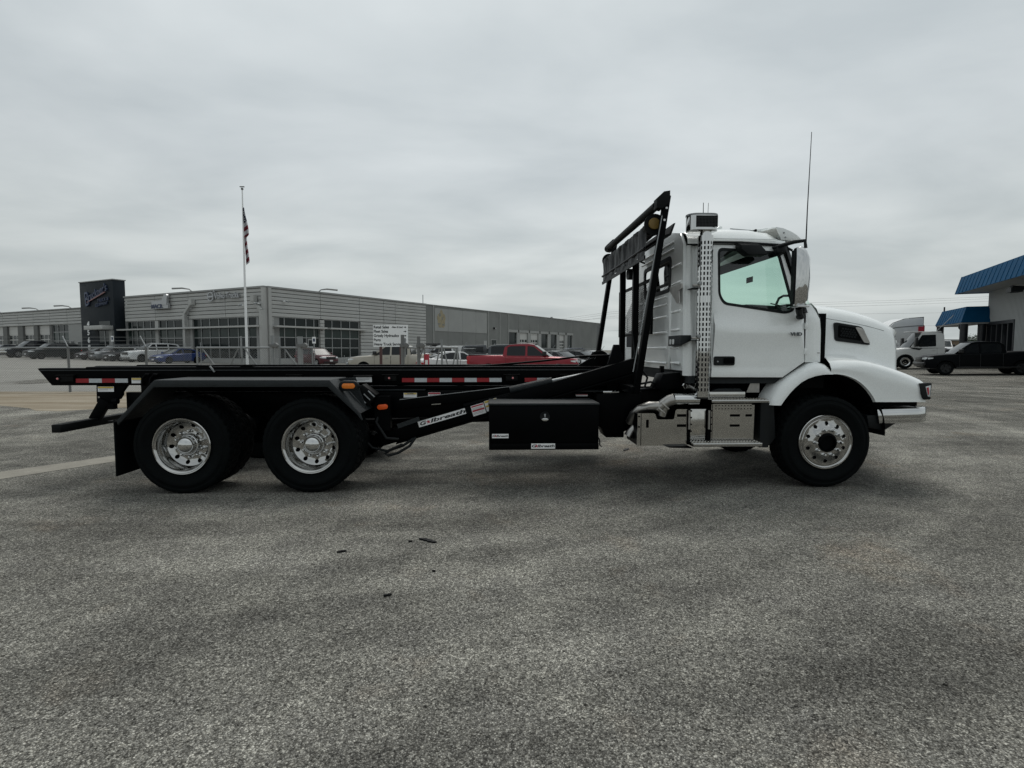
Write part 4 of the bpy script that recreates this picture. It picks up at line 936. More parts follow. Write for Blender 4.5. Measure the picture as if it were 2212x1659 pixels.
MB().prism([(0.20,2.27),(0.60,2.27),(0.60,2.23),(0.34,2.06),(0.27,2.06),(0.29,2.20),(0.20,2.22)], 4.74, 4.752, 'x').build('stack_bracket', DULL, TR)
# ---- lower exhaust: chrome elbow, flex pipe
o = MB().tube([(4.66,0.165,0.985),(4.935,0.165,0.985)], 0.070, 28).build('exhaust_muffler', CHROME, TR)
MB().tube([(4.665,0.165,0.984),(4.62,0.17,0.972),(4.56,0.185,0.93),(4.50,0.21,0.87)], [0.069,0.066,0.062,0.060], 20).build('exhaust_elbow', DULL, TR)
MB().tube([(4.52,0.20,0.905),(4.42,0.23,0.90),(4.32,0.28,0.86),(4.26,0.34,0.79),(4.24,0.40,0.70)], [0.058,0.060,0.058,0.055,0.055], 20).build('exhaust_bend', DULL, TR)
MB().tube([(4.585,0.17,0.96),(4.545,0.20,0.80)], 0.05, 16).build('exhaust_drop', DULL, TR)
for (x,z,a) in ((4.60,0.915,-40),(4.565,0.86,-40)):
    MB(Matrix.Translation((x,0.26,z)) @ Matrix.Rotation(R(a+90), 4, 'Y')).lathe([(0.071,-0.003),(0.074,0.0),(0.071,0.003)], n=20) if False else None
    MB().beam((x-0.09,0.115,z+0.04),(x-0.005,0.115,z-0.035),0.014,0.02).build('pipe_clamp', DULL, TR, bevel=0.003)
MB().tube([(4.30,0.35,0.66),(4.235,0.33,0.60),(4.20,0.33,0.545)], [0.05,0.05,0.052], 16).build('tail_pipe', DULL, TR)
MB().tube([(4.85,0.34,1.12),(4.93,0.34,1.125)], 0.045, 14).build('pipe_coupling', DULL, TR); MB().lathe([(0.028+0.010*math.cos(R(60*k)),0.010*math.sin(R(60*k))) for k in range(6)], (4.845,0.30,1.125), 18, close=True).build('coupling_ring', CHROME, TR)
MB().tube([(4.91,0.30,1.12),(4.95,0.18,1.08),(4.957,0.10,1.03)], 0.045, 12).build('pipe_coupling', DULL, TR)
for pts in ([(4.35,0.6,1.12),(4.5,0.5,1.16),(4.62,0.46,1.14),(4.70,0.44,1.09)], [(4.4,0.62,1.05),(4.55,0.5,1.10),(4.7,0.46,1.06)], [(4.45,0.7,1.3),(4.52,0.7,1.2),(4.48,0.66,1.1)]): MB().tube(pts, 0.013, 8).build('air_hose', PLASTIC, TR)
MB().prism([(4.52,1.09),(4.60,1.26),(4.80,1.28),(4.82,1.08)], 0.35, 0.62).build('cab_mount', BLK, TR, bevel=0.01)
MB().prism([(4.30,1.10),(4.36,1.20),(4.42,1.22),(4.46,1.10)], 0.9, 1.4).build('cab_latch', BLK2, TR); MB().prism([(4.84,1.23),(5.02,1.23),(5.02,1.06),(4.84,1.06)], 0.35, 0.50).build('cab_mount', BLK, TR)
for y in (0.75, 1.9): MB().box(4.70,4.74,y,y+0.06,1.20,1.34).build('cab_tie', BLK, TR)
# ---- bright after-treatment panels with slots, and the steps
def slots(*r): return [[(a,c),(b_,c),(b_,d),(a,d)] for a, b_, c, d in r]
pl1 = [(4.250,0.836),(4.432,0.836),(4.448,0.825),(4.462,0.778),(4.475,0.767),(4.645,0.767),(4.660,0.780),(4.672,0.862),(4.690,0.880),(4.802,0.880),(4.802,0.474),(4.250,0.474)]
pn = MB().skin(pl1, slots((4.345,4.375,0.675,0.765),(4.690,4.795,0.795,0.825),(4.690,4.795,0.682,0.712)), lambda x, z: (x,0.12,z), 0.08, 0.02).build('side_panel', BRUSH, TR, smooth=20)
MB().prism([(4.252,0.83),(4.43,0.83),(4.47,0.76),(4.65,0.76),(4.68,0.87),(5.03,0.87),(5.03,0.478),(4.252,0.478)], 0.141, 0.60).build('aftertreatment_box', BLK, TR)
MB().box(4.286,4.292,0.117,0.121,0.476,0.834).build('panel_fold', BLK, pn)
for z in (0.80,0.685): MB().lathe([(0.011,0),(0.011,-0.003),(0.0005,-0.003)], (4.266,0.118,z), 10).build('panel_bolt', BLK, pn)
MB().box(4.842,5.020,0.12,0.14,0.535,0.882).build('side_panel', BRUSH, TR, bevel=0.004)
gr_ = [arc(5.125+0.0358*k, 0.917-0.034*j, 0.0085, 4, 45, 405) for k in range(12) for j in range(2)]
p3_ = MB().skin([(5.075,0.930),(5.100,0.938),(5.528,0.938),(5.528,0.925),(5.560,0.925),(5.556,0.545),(5.540,0.528),(5.075,0.528)], gr_ + slots((5.285,5.398,0.795,0.822),(5.460,5.535,0.795,0.822),(5.285,5.398,0.682,0.708)), lambda x, z: (x,0.12,z), 0.08, 0.02).build('side_panel', BRUSH, TR, smooth=20)
MB().box(5.08,5.55,0.141,0.60,0.53,0.92).build('def_tank_box', BLK, TR)
MB().box(5.560,5.572,0.125,0.16,0.54,0.92).build('panel_fold', BLK, p3_); MB().box(5.085,5.090,0.117,0.1195,0.53,0.93).build('panel_fold', BLK, p3_)
for x in (4.820, 5.042):
    MB().box(x-0.012,x+0.012,0.095,0.16,0.50,0.885).build('panel_strap', BLK, TR, bevel=0.004); MB().tube([(x-0.004,0.088,0.66),(x-0.004,0.088,0.87)], 0.012, 8).build('strap_tube', DULL, TR)
    for k in range(4): MB().lathe([(0.011,0),(0.011,-0.012),(0.0005,-0.013)], (x+0.016,0.094,0.64+0.075*k), 6).build('strap_bolt', BLK, TR)
MB().prism([(4.55,0.475),(4.80,0.482),(4.86,0.455),(4.60,0.462)], 0.05, 0.2).build('step_arm', BLK, TR)
def step(x0, x1, z0, z1, y0, y1):
    s = MB().box(x0,x1,y0,y1,z0,z1).build('step', ALU, TR, bevel=0.004)
    n_ = int((x1-x0)/0.034)
    for k in range(n_):
        x = x0+0.012+k*0.034
        for y in (y0+0.01, y0+0.07, y0+0.13): MB().box(x,x+0.018,y,y+0.022,z1,z1+0.010).build('tread_tooth', BRUSH, s)
step(4.832,5.595,0.480,0.522,-0.01,0.16); step(5.028,5.665,0.962,0.994,0.0,0.20)
MB().box(4.992,5.475,0.17,0.42,0.997,1.068).build('step_box', BRUSH, TR, bevel=0.004)
MB().prism([(5.10,1.07),(5.18,1.10),(5.44,1.10),(5.47,1.07)], 0.22, 0.42).build('step_box_lid', FENDER, TR)
MB().box(4.90,5.75,0.52,0.60,0.60,1.22).build('cab_underside_shield', BLK, TR); MB().prism([(5.55,1.05),(5.62,1.225),(5.70,1.225),(5.70,1.05)], 0.30, 0.34).build('cab_bracket', DULL, TR)
MB().box(5.62,5.72,0.10,0.50,0.45,0.95).build('splash_guard', PLASTIC, TR)
MB().box(5.7,6.9,0.8,1.7,0.45,1.2).build('engine_block', BLK, TR, bevel=0.03)

# ================================================================ tarp gantry (part of the truck)
for s, yy in ((0, 0.03), (1, 2.47)):
    MB().beam((4.20, yy, 1.06), (4.505, yy, 3.165), 0.09, 0.062, up=(1,0,0)).build('gantry_post', BLK, TR, bevel=0.005)
    e = MB().beam((4.155, yy+(-0.048 if s == 0 else 0.048), 1.30), (4.44, yy+(-0.048 if s == 0 else 0.048), 2.95), 0.004, 0.010, up=(1,0,0)).build('post_edge', STEEL, TR) if s == 0 else None
    MB().beam((4.20, yy, 1.10), (4.20, 0.80 if s == 0 else 1.70, 1.10), 0.10, 0.08).build('gantry_foot', BLK, TR, bevel=0.005)
    y0, y1 = (-0.03, 0.09) if s == 0 else (2.41, 2.53)
    MB().prism([(4.38,3.13),(4.455,3.20),(4.52,3.21),(4.52,3.09),(4.44,3.02),(4.38,3.03)], y0, y1).build('gantry_head', BLK2, TR, bevel=0.004)
    for x, z in ((4.507,3.14),(4.487,3.03),(4.466,2.905)): MB().lathe([(0.012,0),(0.012,-0.005),(0.0005,-0.006)], (x, -0.018 if s == 0 else 2.53, z), 8).build('bolt', WHITE if s == 0 else STEEL, TR)
MB().tube([(4.415,0.09,3.085),(4.415,2.52,3.085)], 0.045, 14).build('tarp_cross_tube', BLK2, TR); MB().tube([(4.415,2.50,3.085),(4.415,2.56,3.085)], 0.055, 14).build('tube_end_cap', BLK, TR)
# tarpaulin roll with hanging flap
rings = []
n_ = 60
for k in range(n_+1):
    y = 0.16 + 2.26*k/n_; ph = math.sin(k*1.7)*0.006 + math.sin(k*0.63+1)*0.010
    ring = []
    cxx, czz, rr = 4.405, 2.890, 0.098
    for a in range(60, -190, -14): ring.append((cxx + (rr+ph*0.6)*math.cos(R(a)), y, czz + (rr+ph*0.6)*math.sin(R(a))))
    hem = 2.56 + 0.006*math.sin(k*0.4)
    for t in (0.12,0.3,0.5,0.7,0.85,0.95,1.0):
        z = czz + (hem-czz)*t; ring.append((4.305 + 0.01*math.sin(k*0.9+t*4)*(1-t) + 0.022*(1-abs(2*t-1))*0.5 + ph*0.8, y, z))
    rings.append(ring)
tarp = MB().loft(rings, closed=False).build('tarpaulin', VINYL, TR, smooth=80)
MB().tube([(4.307,0.15,2.645),(4.312,1.2,2.64),(4.307,2.42,2.645)], 0.016, 8).build('tarp_hem_bar', VINYL, tarp)
MB().box(4.302,4.318,0.15,2.43,2.525,2.565).build('tarp_hem', VINYL, tarp)
for y in (1.05,1.75): MB().lathe([(0.013,0),(0.013,0.004),(0.0005,0.004)], (4.30,y,2.60), 8).build('grommet', STEEL, tarp)
MB().lathe([(0.115,0.0),(0.115,-0.015),(0.055,-0.017),(0.05,-0.03),(0.0005,-0.03)], (4.405,0.135,2.890), 28).build('roller_end', BLK2, TR); MB().lathe([(0.062,0.0),(0.058,-0.014),(0.03,-0.018),(0.0005,-0.018)], (4.395,0.104,2.895), 24).build('roller_hub', YROLL, TR)
MB().lathe([(0.10,0.0),(0.10,0.02),(0.0005,0.02)], (4.405,2.43,2.890), 24).build('roller_end', BLK2, TR)
MB().prism([(4.46,2.76),(4.56,2.79),(4.605,2.90),(4.625,2.905),(4.58,2.775),(4.46,2.73)], 0.10, 2.40).build('tarp_wind_guard', BLK2, TR)
# inner uprights and expanded metal screen
for y, x in ((0.93,4.42),(1.55,4.41)): MB().box(x-0.035,x+0.035,y-0.035,y+0.035,1.05,2.62).build('screen_post', BLK, TR, bevel=0.004)
scr = MB().box(4.595,4.625,0.86,0.90,1.73,2.42).build('mesh_screen', BLK, TR)
for a in ((4.595,4.625,2.52,2.56,1.73,2.42),(4.595,4.625,0.90,2.52,1.73,1.765),(4.595,4.625,0.90,2.52,2.385,2.42)): MB().box(*a).build('screen_frame', BLK, scr)
b = MB(); dy = 0.030
for sgn in (1,-1):
    k = -30
    while k < 60:
        y0 = 0.90 + k*dy*1.0; 
        # line y = y0 + sgn*t, z = 1.765 + t*0.5
        t0, t1 = 0.0, 1.24
        a0, a1 = y0, y0 + sgn*1.24
        # clip to the frame
        lo, hi = 0.90, 2.52
        ts = [t0, t1]
        if sgn > 0: ts = [max(t0, lo-y0), min(t1, hi-y0)]
        else: ts = [max(t0, y0-hi), min(t1, y0-lo)]
        if ts[1]-ts[0] > 0.02: b.beam((4.61, y0+sgn*ts[0], 1.765+ts[0]*0.5), (4.61, y0+sgn*ts[1], 1.765+ts[1]*0.5), 0.004, 0.004, up=(1,0,0))
        k += 1.9 if sgn > 0 else 1.9
stuff(b.build('expanded_mesh', BLK2, scr, smooth=0))
for y in (1.28,1.36): MB().tube([(4.50,y,1.70),(4.50,y,2.42)], 0.012, 6).build('conduit', BLK, TR)
MB().tube([(4.50,1.28,2.42),(4.47,1.20,2.43),(4.45,1.16,2.42)], 0.012, 6).build('conduit', BLK, TR)
wl = MB().prism(rrect(1.10,1.26,2.44,2.57,0.04), 4.38, 4.46, 'x').build('work_lamp', PLASTIC, TR, bevel=0.012)
MB().tube([(4.45,0.98,2.62),(4.50,1.0,2.70),(4.47,1.05,2.66),(4.52,0.9,2.60)], 0.012, 6).build('lamp_cable', PLASTIC, TR)
MB().tube([(4.38,0.90,1.75),(4.40,0.86,1.5),(4.36,0.8,1.35)], 0.008, 6).build('lamp_cable', PLASTIC, TR)
# winch sheave, cable and deck nose
MB().lathe([(0.02,-0.05),(0.12,-0.05),(0.13,-0.04),(0.10,-0.02),(0.10,0.02),(0.13,0.04),(0.12,0.05),(0.02,0.05)], (4.03,1.2,1.40), 24).build('sheave', BLK, TR)
MB().prism([(3.70,1.34),(3.83,1.42),(3.90,1.44),(3.95,1.34)], 0.88, 0.92).build('sheave_plate', BLK, TR); MB().prism([(3.90,1.34),(3.96,1.46),(4.10,1.46),(4.16,1.34)], 1.02, 1.06).build('sheave_plate', BLK, TR)
MB().tube([(2.0,0.95,1.30),(2.68,0.95,1.348),(3.24,0.95,1.396),(3.76,0.95,1.455),(4.15,0.97,1.468)], 0.013, 8).build('winch_cable', BLK, TR)
MB().box(4.05,4.42,0.74,1.76,1.10,1.33).build('deck_nose', BLK, TR, bevel=0.01)
MB().prism([(4.02,1.05),(4.02,1.34),(4.10,1.60),(4.16,1.60),(4.26,1.30),(4.36,1.05)], 0.66, 0.72).build('post_gusset', BLK, TR, bevel=0.005)
# ================================================================ dealership building behind the fence
SID = pmat('grey metal siding', (0.40,0.404,0.39), 0.5, var=0.06, scale=0.5, spec=0.4)
SID2 = pmat('grey metal siding bleached', (0.425,0.428,0.413), 0.5, var=0.06, scale=0.5, spec=0.4)
TRIM = pmat('grey metal trim', (0.27,0.275,0.27), 0.5, var=0.06)
DARKW = pmat('charcoal tower cladding', (0.013,0.018,0.023), 0.55, var=0.08, scale=0.6, spec=0.15)
TILT = pmat('grey tilt-up concrete', (0.19,0.196,0.188), 0.85, var=0.14, scale=0.35, bump=0.1)
TILT2 = pmat('smooth grey concrete field', (0.31,0.316,0.306), 0.8, var=0.08, scale=0.3)
STUC = pmat('pale grey stucco', (0.33,0.335,0.325), 0.85, var=0.05, scale=0.5)
BGLASS = pmat('dark storefront glass', (0.010,0.016,0.016), 0.10, var=0.3, scale=0.6, spec=0.28)
BGLASS_REFL = pmat('storefront glass with painted green reflection', (0.026,0.042,0.038), 0.12, var=0.45, scale=0.35, spec=0.3, stretch=(1,1,2.5))  # reflection in the panes painted as a lighter green base colour
MULL = pmat('aluminium mullion', (0.34,0.35,0.35), 0.4, 0.5, var=0.08)
GDOOR = pmat('white sectional door', (0.52,0.52,0.50), 0.5, var=0.05)
CMU = pmat('grey block pier', (0.14,0.143,0.138), 0.85, var=0.12, scale=2)
NAVY = pmat('navy sign letters', (0.030,0.045,0.095), 0.4, var=0.05)
SRED = pmat('faded red sign bar', (0.24,0.12,0.12), 0.4, var=0.05)
SGREY = pmat('silver sign letters', (0.42,0.43,0.44), 0.35, 0.4, var=0.08)
GOLD = pmat('faded gold emblem paint', (0.30,0.26,0.17), 0.8, var=0.25, scale=2.5)
CORN = Vector((-24.84, 54.0, 0)); DL = Vector((-0.896, 0.444, 0)); DR = Vector((0.524, 0.852, 0))
NL = Vector((-0.444, -0.896, 0)); NR = Vector((0.852, -0.524, 0))
BZ = -0.3
FL = frame(CORN, DL, NL, (0,0,1)); FR = frame(CORN, DR, NR, (0,0,1))       # (s along face, out, z)
BLD = thing('dealership_building', 'long grey metal-clad dealership building with charcoal tower behind the fence', 'building', tuple(CORN))
BLD_INV = Matrix.Translation(-CORN)
def bpart(mb, name, mat, par=None, **k):
    o = mb.build(name, mat, par or BLD, **k)
    if par is None: o.matrix_parent_inverse = BLD_INV
    return o
H = 7.92
# body masses (behind the cladding)
bpart(MB(FL).box(0.02, 24.6, -9, -0.35, BZ, H-0.15), 'wall_core', TRIM); bpart(MB(FR).box(0.02, 24.4, -9, -0.35, BZ, H-0.15), 'wall_core', TRIM)
bpart(MB(FL).box(25, 66, -9, -0.35, BZ, 6.8), 'wall_core', TRIM)
def siding(FM, s0, s1, z0, z1, n, name='siding_panel', mat=SID):
    # lapped horizontal panels: each a wedge standing proud at its foot, with a shadow joint
    h = (z1-z0)/n
    for k in range(n):
        a = z0+k*h
        m = FM @ Matrix(((0,1,0,0),(1,0,0,0),(0,0,1,0),(0,0,0,1)))   # prism along s
        p = [( -0.30, a+0.012), (0.10, a+0.03), (0.10, a+h*0.70), (0.055, a+h-0.05), (0.03, a+h-0.02), (-0.30, a+h-0.012)]
        bpart(MB(FM).prism(p, s0+0.03, s1-0.03, 'x'), name, mat if (k+int(s0)) % 3 else SID2, smooth=20)
def bays(FM, cuts, z0, z1, n):
    for a, b_ in zip(cuts, cuts[1:]): siding(FM, a, b_, z0, z1, n)
ZW = 4.95          # head of the showroom glazing
bays(FL, [0.35, 6.0, 12.2, 18.33, 24.45], ZW, H-0.12, 7)
bpart(MB(FL).box(0.0, 24.5, -0.4, 0.20, H-0.12, H+0.06), 'parapet_cap', TRIM); bpart(MB(FR).box(0.21, 24.4, -0.4, 0.20, H-0.12, H+0.06), 'parapet_cap', TRIM)
bpart(MB(FL).box(-0.02, 0.32, -0.2, 0.24, BZ, H-0.12), 'corner_trim', SID2); bpart(MB(FR).box(0.25, 0.58, -0.2, 0.22, BZ, H-0.12), 'corner_trim', SID)
bays(FR, [0.60, 6.63, 12.28, 16.27, 18.33, 24.35], ZW, H-0.12, 7)
bays(FR, [12.40, 16.27, 18.33, 24.35], BZ+0.25, ZW, 12)
def glazing(FM, ss, zs, name='window', awn=None):
    # recessed glazing; ss = vertical members, zs = horizontal members
    s0, s1 = min(ss), max(ss)
    base = bpart(MB(FM).box(s0, s1, -0.34, -0.24, zs[0], zs[-1]), name, TRIM)
    for a0, a1 in zip(ss, ss[1:]):
        for a, b_ in zip(zs, zs[1:]):
            MB(FM).box(a0+0.03, a1-0.03, -0.20, -0.17, a+0.03, b_-0.03).build('pane', BGLASS_REFL if abs(a-2.86) < 0.2 else BGLASS, base)  # one row of panes carries the painted reflection
    for q in ss: MB(FM).box(q-0.04, q+0.04, -0.23, -0.10, zs[0], zs[-1]).build('mullion', MULL, base)
    for z in zs: MB(FM).box(s0, s1, -0.232, -0.11, z-0.04, z+0.04).build('transom', MULL, base)
    if awn: bpart(MB(FM).box(awn[0], awn[1], 0.02, 0.75, awn[2]-0.10, awn[2]+0.08), 'sun_shelf', SID2, bevel=0.015)
    return base
ZG = [0.62, 1.78, 2.86, 3.95, 4.93]
glazing(FL, [0.36, 1.31, 2.72, 4.34, 5.89, 7.42, 8.92, 10.39, 11.77], ZG, awn=(0.2, 25.2, 3.95))
glazing(FL, [12.75, 13.71, 15.23, 16.64, 18.02], ZG); glazing(FL, [18.65, 19.71, 21.08, 22.4, 23.5, 24.4], ZG)
bpart(MB(FL).box(0.3, 24.5, -0.34, 0.06, BZ, 0.60), 'plinth', STUC); bpart(MB(FR).box(0.6, 12.3, -0.34, 0.05, BZ, 0.60), 'plinth', STUC)
for a, b_ in ((11.79, 12.73), (18.04, 18.63)): bpart(MB(FL).box(a, b_, -0.3, 0.02, 0.6, 4.94), 'pier', SID)
gr_b = glazing(FR, [0.88, 2.17, 3.52, 4.83, 5.86, 6.50], ZG, awn=(0.75, 7.0, 3.95))
glazing(FR, [7.14, 8.31, 9.61, 10.9, 12.26], ZG, awn=(7.5, 13.0, 3.95))
for a, b_ in ((0.60, 0.84), (6.54, 7.10)):
    for k in range(11): bpart(MB(FR).box(a, b_, -0.3, 0.10, 0.62+0.39*k, 0.62+0.39*k+0.34), 'pier_block', SID)
dr_ = bpart(MB(FR).box(5.0, 5.86, -0.16, -0.10, 0.2, 2.74), 'entrance_door', MULL); MB(FR).box(5.14, 5.72, -0.095, -0.07, 0.45, 2.60).build('pane', BGLASS, dr_)
for q in range(3): bpart(MB(FR).tube([(8.0+2.6*q, 2.2, 0.0), (8.0+2.6*q, 2.2, 0.95)], 0.03, 8), 'ramp_rail_post', STEEL)
for z in (0.55, 0.95): bpart(MB(FR).tube([(7.6, 2.2, z-0.35), (15.5, 2.2, z+0.35)], 0.03, 8), 'ramp_rail', STEEL)
# downspouts with scuppers, cameras and roof-edge lamps
for s_, e_ in ((11.3, 12.4), (1.35, 0.10)):
    bpart(MB(FL).box(s_-0.42, s_+0.1, 0.18, 0.62, 6.45, 7.05), 'scupper_head', SID); bpart(MB(FL).beam((s_-0.05, 0.42, 6.55), (e_, 0.42, 5.5), 0.28, 0.30, up=(0,1,0)), 'downspout', SID)
    bpart(MB(FL).box(e_-0.17, e_+0.17, 0.26, 0.58, 0.1, 5.55), 'downspout', SID)
for s_, z, FM in ((2.9, 6.1, FL), (0.55, 6.2, FL), (2.0, 6.55, FR)):
    o = bpart(MB(FM).box(s_-0.12, s_+0.12, 0.16, 0.5, z-0.06, z+0.08), 'security_camera', WHITE, bevel=0.02); MB(FM).tube([(s_, 0.45, z+0.05), (s_+0.1, 0.8, z-0.05)], 0.09, 10).build('camera_barrel', STEEL, o)
for s_, FM, sg in ((11.4, FL, 1), (45.0, FL, 1), (36.5, FL, 1), (56.0, FL, 1), (6.4, FR, 1)):
    zt = H if s_ < 25 else 6.95
    bpart(MB(FM).tube([(s_, 0.1, zt), (s_+sg*0.1, 0.4, zt+0.25), (s_+sg*0.5, 0.9, zt+0.33), (s_+sg*1.6, 1.3, zt+0.30)], [0.05, 0.06, 0.09, 0.10], 8), 'roof_edge_lamp', TRIM)
# ---- charcoal tower
TO = 0.84
tw = bpart(MB(FL).box(25.3, 32.75, -0.50, TO, BZ, 9.95), 'tower', DARKW, bevel=0.03)
MB(FL).box(25.22, 32.83, -0.58, TO+0.08, 9.95, 10.06).build('tower_coping', TRIM, tw)
for k in range(6): MB(FL).box(28.9, 32.7, TO, TO+0.02, 1.2+0.45*k, 1.2+0.45*k+0.40).build('cladding_board', DARKW, tw)
for k in range(11): MB(FL).box(25.30-0.03, 25.30, -0.3, TO-0.05, 0.2+0.45*k, 0.2+0.45*k+0.41).build('cladding_board', DARKW, tw)
MB(FL).box(26.2, 28.6, TO, TO+0.03, 4.55, 5.05).build('tower_window', BGLASS, tw)
dd = MB(FL).box(26.2, 28.6, TO+0.001, TO+0.04, 0.0, 3.9).build('tower_entrance', BGLASS, tw)
MB(FL).box(25.5, 26.15, TO, TO+0.25, 0.0, 3.9).build('tower_pier', TRIM, tw); MB(FL).box(27.3, 27.42, TO+0.04, TO+0.09, 0.0, 3.9).build('mullion', MULL, tw)
MB(FL).box(25.6, 29.7, TO, TO+1.2, 3.98, 4.48).build('entrance_canopy', SID2, tw, bevel=0.03)
def tfr(s_, z, out_, FM='L', tilt=0):
    D_, Nn = (DL, NL) if FM == 'L' else (DR, NR)
    xa = -D_ if FM == 'L' else D_
    o_ = CORN + D_*s_ + Nn*out_ + Vector((0,0,z)); xr = xa*math.cos(tilt) + Vector((0,0,1))*math.sin(tilt); up_ = -xa*math.sin(tilt) + Vector((0,0,1))*math.cos(tilt)
    return frame(o_, xr, up_, Nn)
def btext(name, s, size, M, mat, **k):
    o = text(name, s, size, M, mat, BLD, **k); o.matrix_parent_inverse = BLD_INV; return o
for ch, z in (('4',4.72),('5',3.68),('6',2.73),('8',1.80)): btext('street_number', ch, 0.92, tfr(31.0, z, TO+0.06), WHITE, extrude=0.05, bold=0.02)
btext('sign_initial', 'B', 2.5, tfr(30.95, 7.75, TO+0.12, tilt=R(12)), NAVY, extrude=0.08, bold=0.02, shear=0.15, sx=0.72)
btext('sign_script', "ruckner's", 1.30, tfr(28.5, 8.55, TO+0.12, tilt=R(15)), NAVY, extrude=0.08, bold=0.015, shear=0.3, sx=0.88)
bpart(MB(tfr(28.8, 7.95, TO+0.10, tilt=R(14))).prism([(-2.1,-0.06),(2.1,0.02),(2.1,0.14),(-2.1,0.05)], 0, 0.10, 'z'), 'sign_bar', SRED)
btext('sign_words', 'TRUCK &', 0.58, tfr(27.35, 7.62, TO+0.12, tilt=R(5)), NAVY, extrude=0.06, shear=0.2); btext('sign_words', 'EQUIPMENT', 0.50, tfr(27.7, 7.10, TO+0.12, tilt=R(5)), NAVY, extrude=0.06, shear=0.2)
# ---- truck maker signs
bpart(MB(tfr(16.75, 6.65, 0.22)).prism([(-1.55,-0.42),(1.5,-0.42),(1.5,0.10),(0.9,0.46),(-1.55,0.46)], 0, 0.28, 'z'), 'maker_sign', SGREY)
btext('sign_letters', 'MACK', 0.62, tfr(17.25, 6.48, 0.53), NAVY, extrude=0.02, bold=0.02, sx=1.25)
bpart(MB(tfr(15.85, 7.22, 0.30)).prism(roundpoly([(-0.45,-0.6),(0.45,-0.6),(0.50,0.1),(0.62,0.35),(0.42,0.62),(0.0,0.60),(-0.15,0.30),(-0.40,0.0)], 0.12), 0, 0.25, 'z'), 'sign_emblem', SGREY)
btext('sign_letters', 'Volvo Trucks', 0.86, tfr(5.42, 7.20, 0.30), SGREY, extrude=0.08, bold=0.012, sx=0.82)
ring_ = []
mm = tfr(8.05, 7.22, 0.28)
b = MB(mm @ Matrix.Rotation(R(-90), 4, 'X')); b.lathe([(0.50,-0.06),(0.50,0.06),(0.38,0.06),(0.38,-0.06)], n=28, close=True); bpart(b, 'sign_ring', SGREY)
bpart(MB(mm).prism([(-0.5,-0.10),(0.5,-0.10),(0.5,0.10),(-0.5,0.10)], -0.07, 0.08, 'z'), 'sign_band', SGREY)
bpart(MB(mm).prism([(0.33,0.33),(0.62,0.62),(0.42,0.62),(0.68,0.68),(0.68,0.36),(0.62,0.5)], -0.07, 0.07, 'z'), 'sign_arrow', SGREY)
# ---- left service wing
bays(FL, [32.95, 34.4, 37.8, 42.3, 46.8, 51.2, 55.8, 60.5, 66], ZW, 6.90, 5)
bpart(MB(FL).box(32.8, 66, -0.4, 0.2, 6.90, 7.02), 'parapet_cap', TRIM)
bpart(MB(FL).box(32.8, 37.65, -0.36, 0.02, BZ, 4.94), 'stucco_wall', STUC)
glazing(FL, [37.97, 39.3, 40.7, 42.05], [0.6, 1.75, 2.75, 3.94, 4.92])
for a, b_ in ((42.73,45.94), (47.09,50.13), (51.69,54.89), (56.2,59.3), (60.6,63.8)):
    g_ = bpart(MB(FL).box(a, b_, -0.34, -0.28, BZ, 4.92), 'overhead_door', GDOOR)
    for k in range(3): MB(FL).box(a, b_, -0.279, -0.25, 3.76+0.39*k, 3.76+0.39*k+0.37).build('door_panel', GDOOR, g_)
    for j in range(4):
        for k in range(3):
            w = (b_-a)/3; MB(FL).box(a+w*k+0.10, a+w*(k+1)-0.10, -0.279, -0.26, 0.95+0.68*j+0.08, 0.95+0.68*(j+1)-0.06).build('pane', BGLASS, g_)
for a, b_ in ((42.1,42.7), (45.98,47.05), (50.17,51.65), (54.93,56.15), (59.35,60.55)): bpart(MB(FL).box(a, b_, -0.36, 0.0, BZ, 4.94), 'block_pier', CMU)
for a, b_, z0, z1 in ((36.43,37.22,1.9,2.73), (34.74,35.56,0.35,2.64), (33.70,34.55,0.35,2.66)):
    o = bpart(MB(FL).box(a-0.06, b_+0.06, 0.02, 0.05, z0-0.06, z1+0.06), 'side_door', MULL); MB(FL).box(a+0.05, b_-0.05, 0.051, 0.07, z0+0.05, z1-0.05).build('pane', BGLASS, o)
# ---- tilt-up concrete wing to the right
bpart(MB(FR).box(24.42, 88.9, -30, -0.36, BZ, 7.75), 'wall_core', TILT)
cuts = [24.42, 26.06, 29.42, 32.96, 36.48, 39.95, 43.45, 46.24]
for a, b_ in zip(cuts, cuts[1:]): bpart(MB(FR).box(a+0.02, b_-0.02, -0.34, -0.05, BZ, 7.86), 'wall_panel', TILT)
cuts = [46.24, 49.7, 53.6, 57.7, 61.6, 65.5, 69.2, 72.6, 77.5, 83.0, 88.95]
for a, b_ in zip(cuts, cuts[1:]): bpart(MB(FR).box(a+0.02, b_-0.02, -0.34, -0.05, 5.15 if a < 72.5 else BZ, 7.80), 'wall_panel', TILT)
for a, b_ in zip([26.37, 29.42, 32.96, 36.48], [29.42, 32.96, 36.48, 39.53]): bpart(MB(FR).box(a+0.015, b_-0.015, -0.05, 0.0, 4.26, 7.52), 'mural_panel', TILT2)
for a in (26.06, 39.95, 43.45, 46.24): bpart(MB(FR).box(a-0.08, a+0.08, -0.05, 0.05, BZ, 7.84), 'pilaster_strip', TILT2)
bpart(MB(FR).box(24.42, 88.95, -0.5, 0.05, 7.86, 7.96), 'parapet_cap', TRIM)
edges_ = [46.24, 46.35, 49.17, 50.19, 53.08, 54.17, 57.12, 58.28, 60.99, 62.23, 64.95, 66.15, 68.56, 69.86, 72.41, 72.6]
for k in range(0, len(edges_), 2): bpart(MB(FR).box(edges_[k], edges_[k+1], -0.34, 0.0, BZ, 4.65), 'door_pier', TILT2)
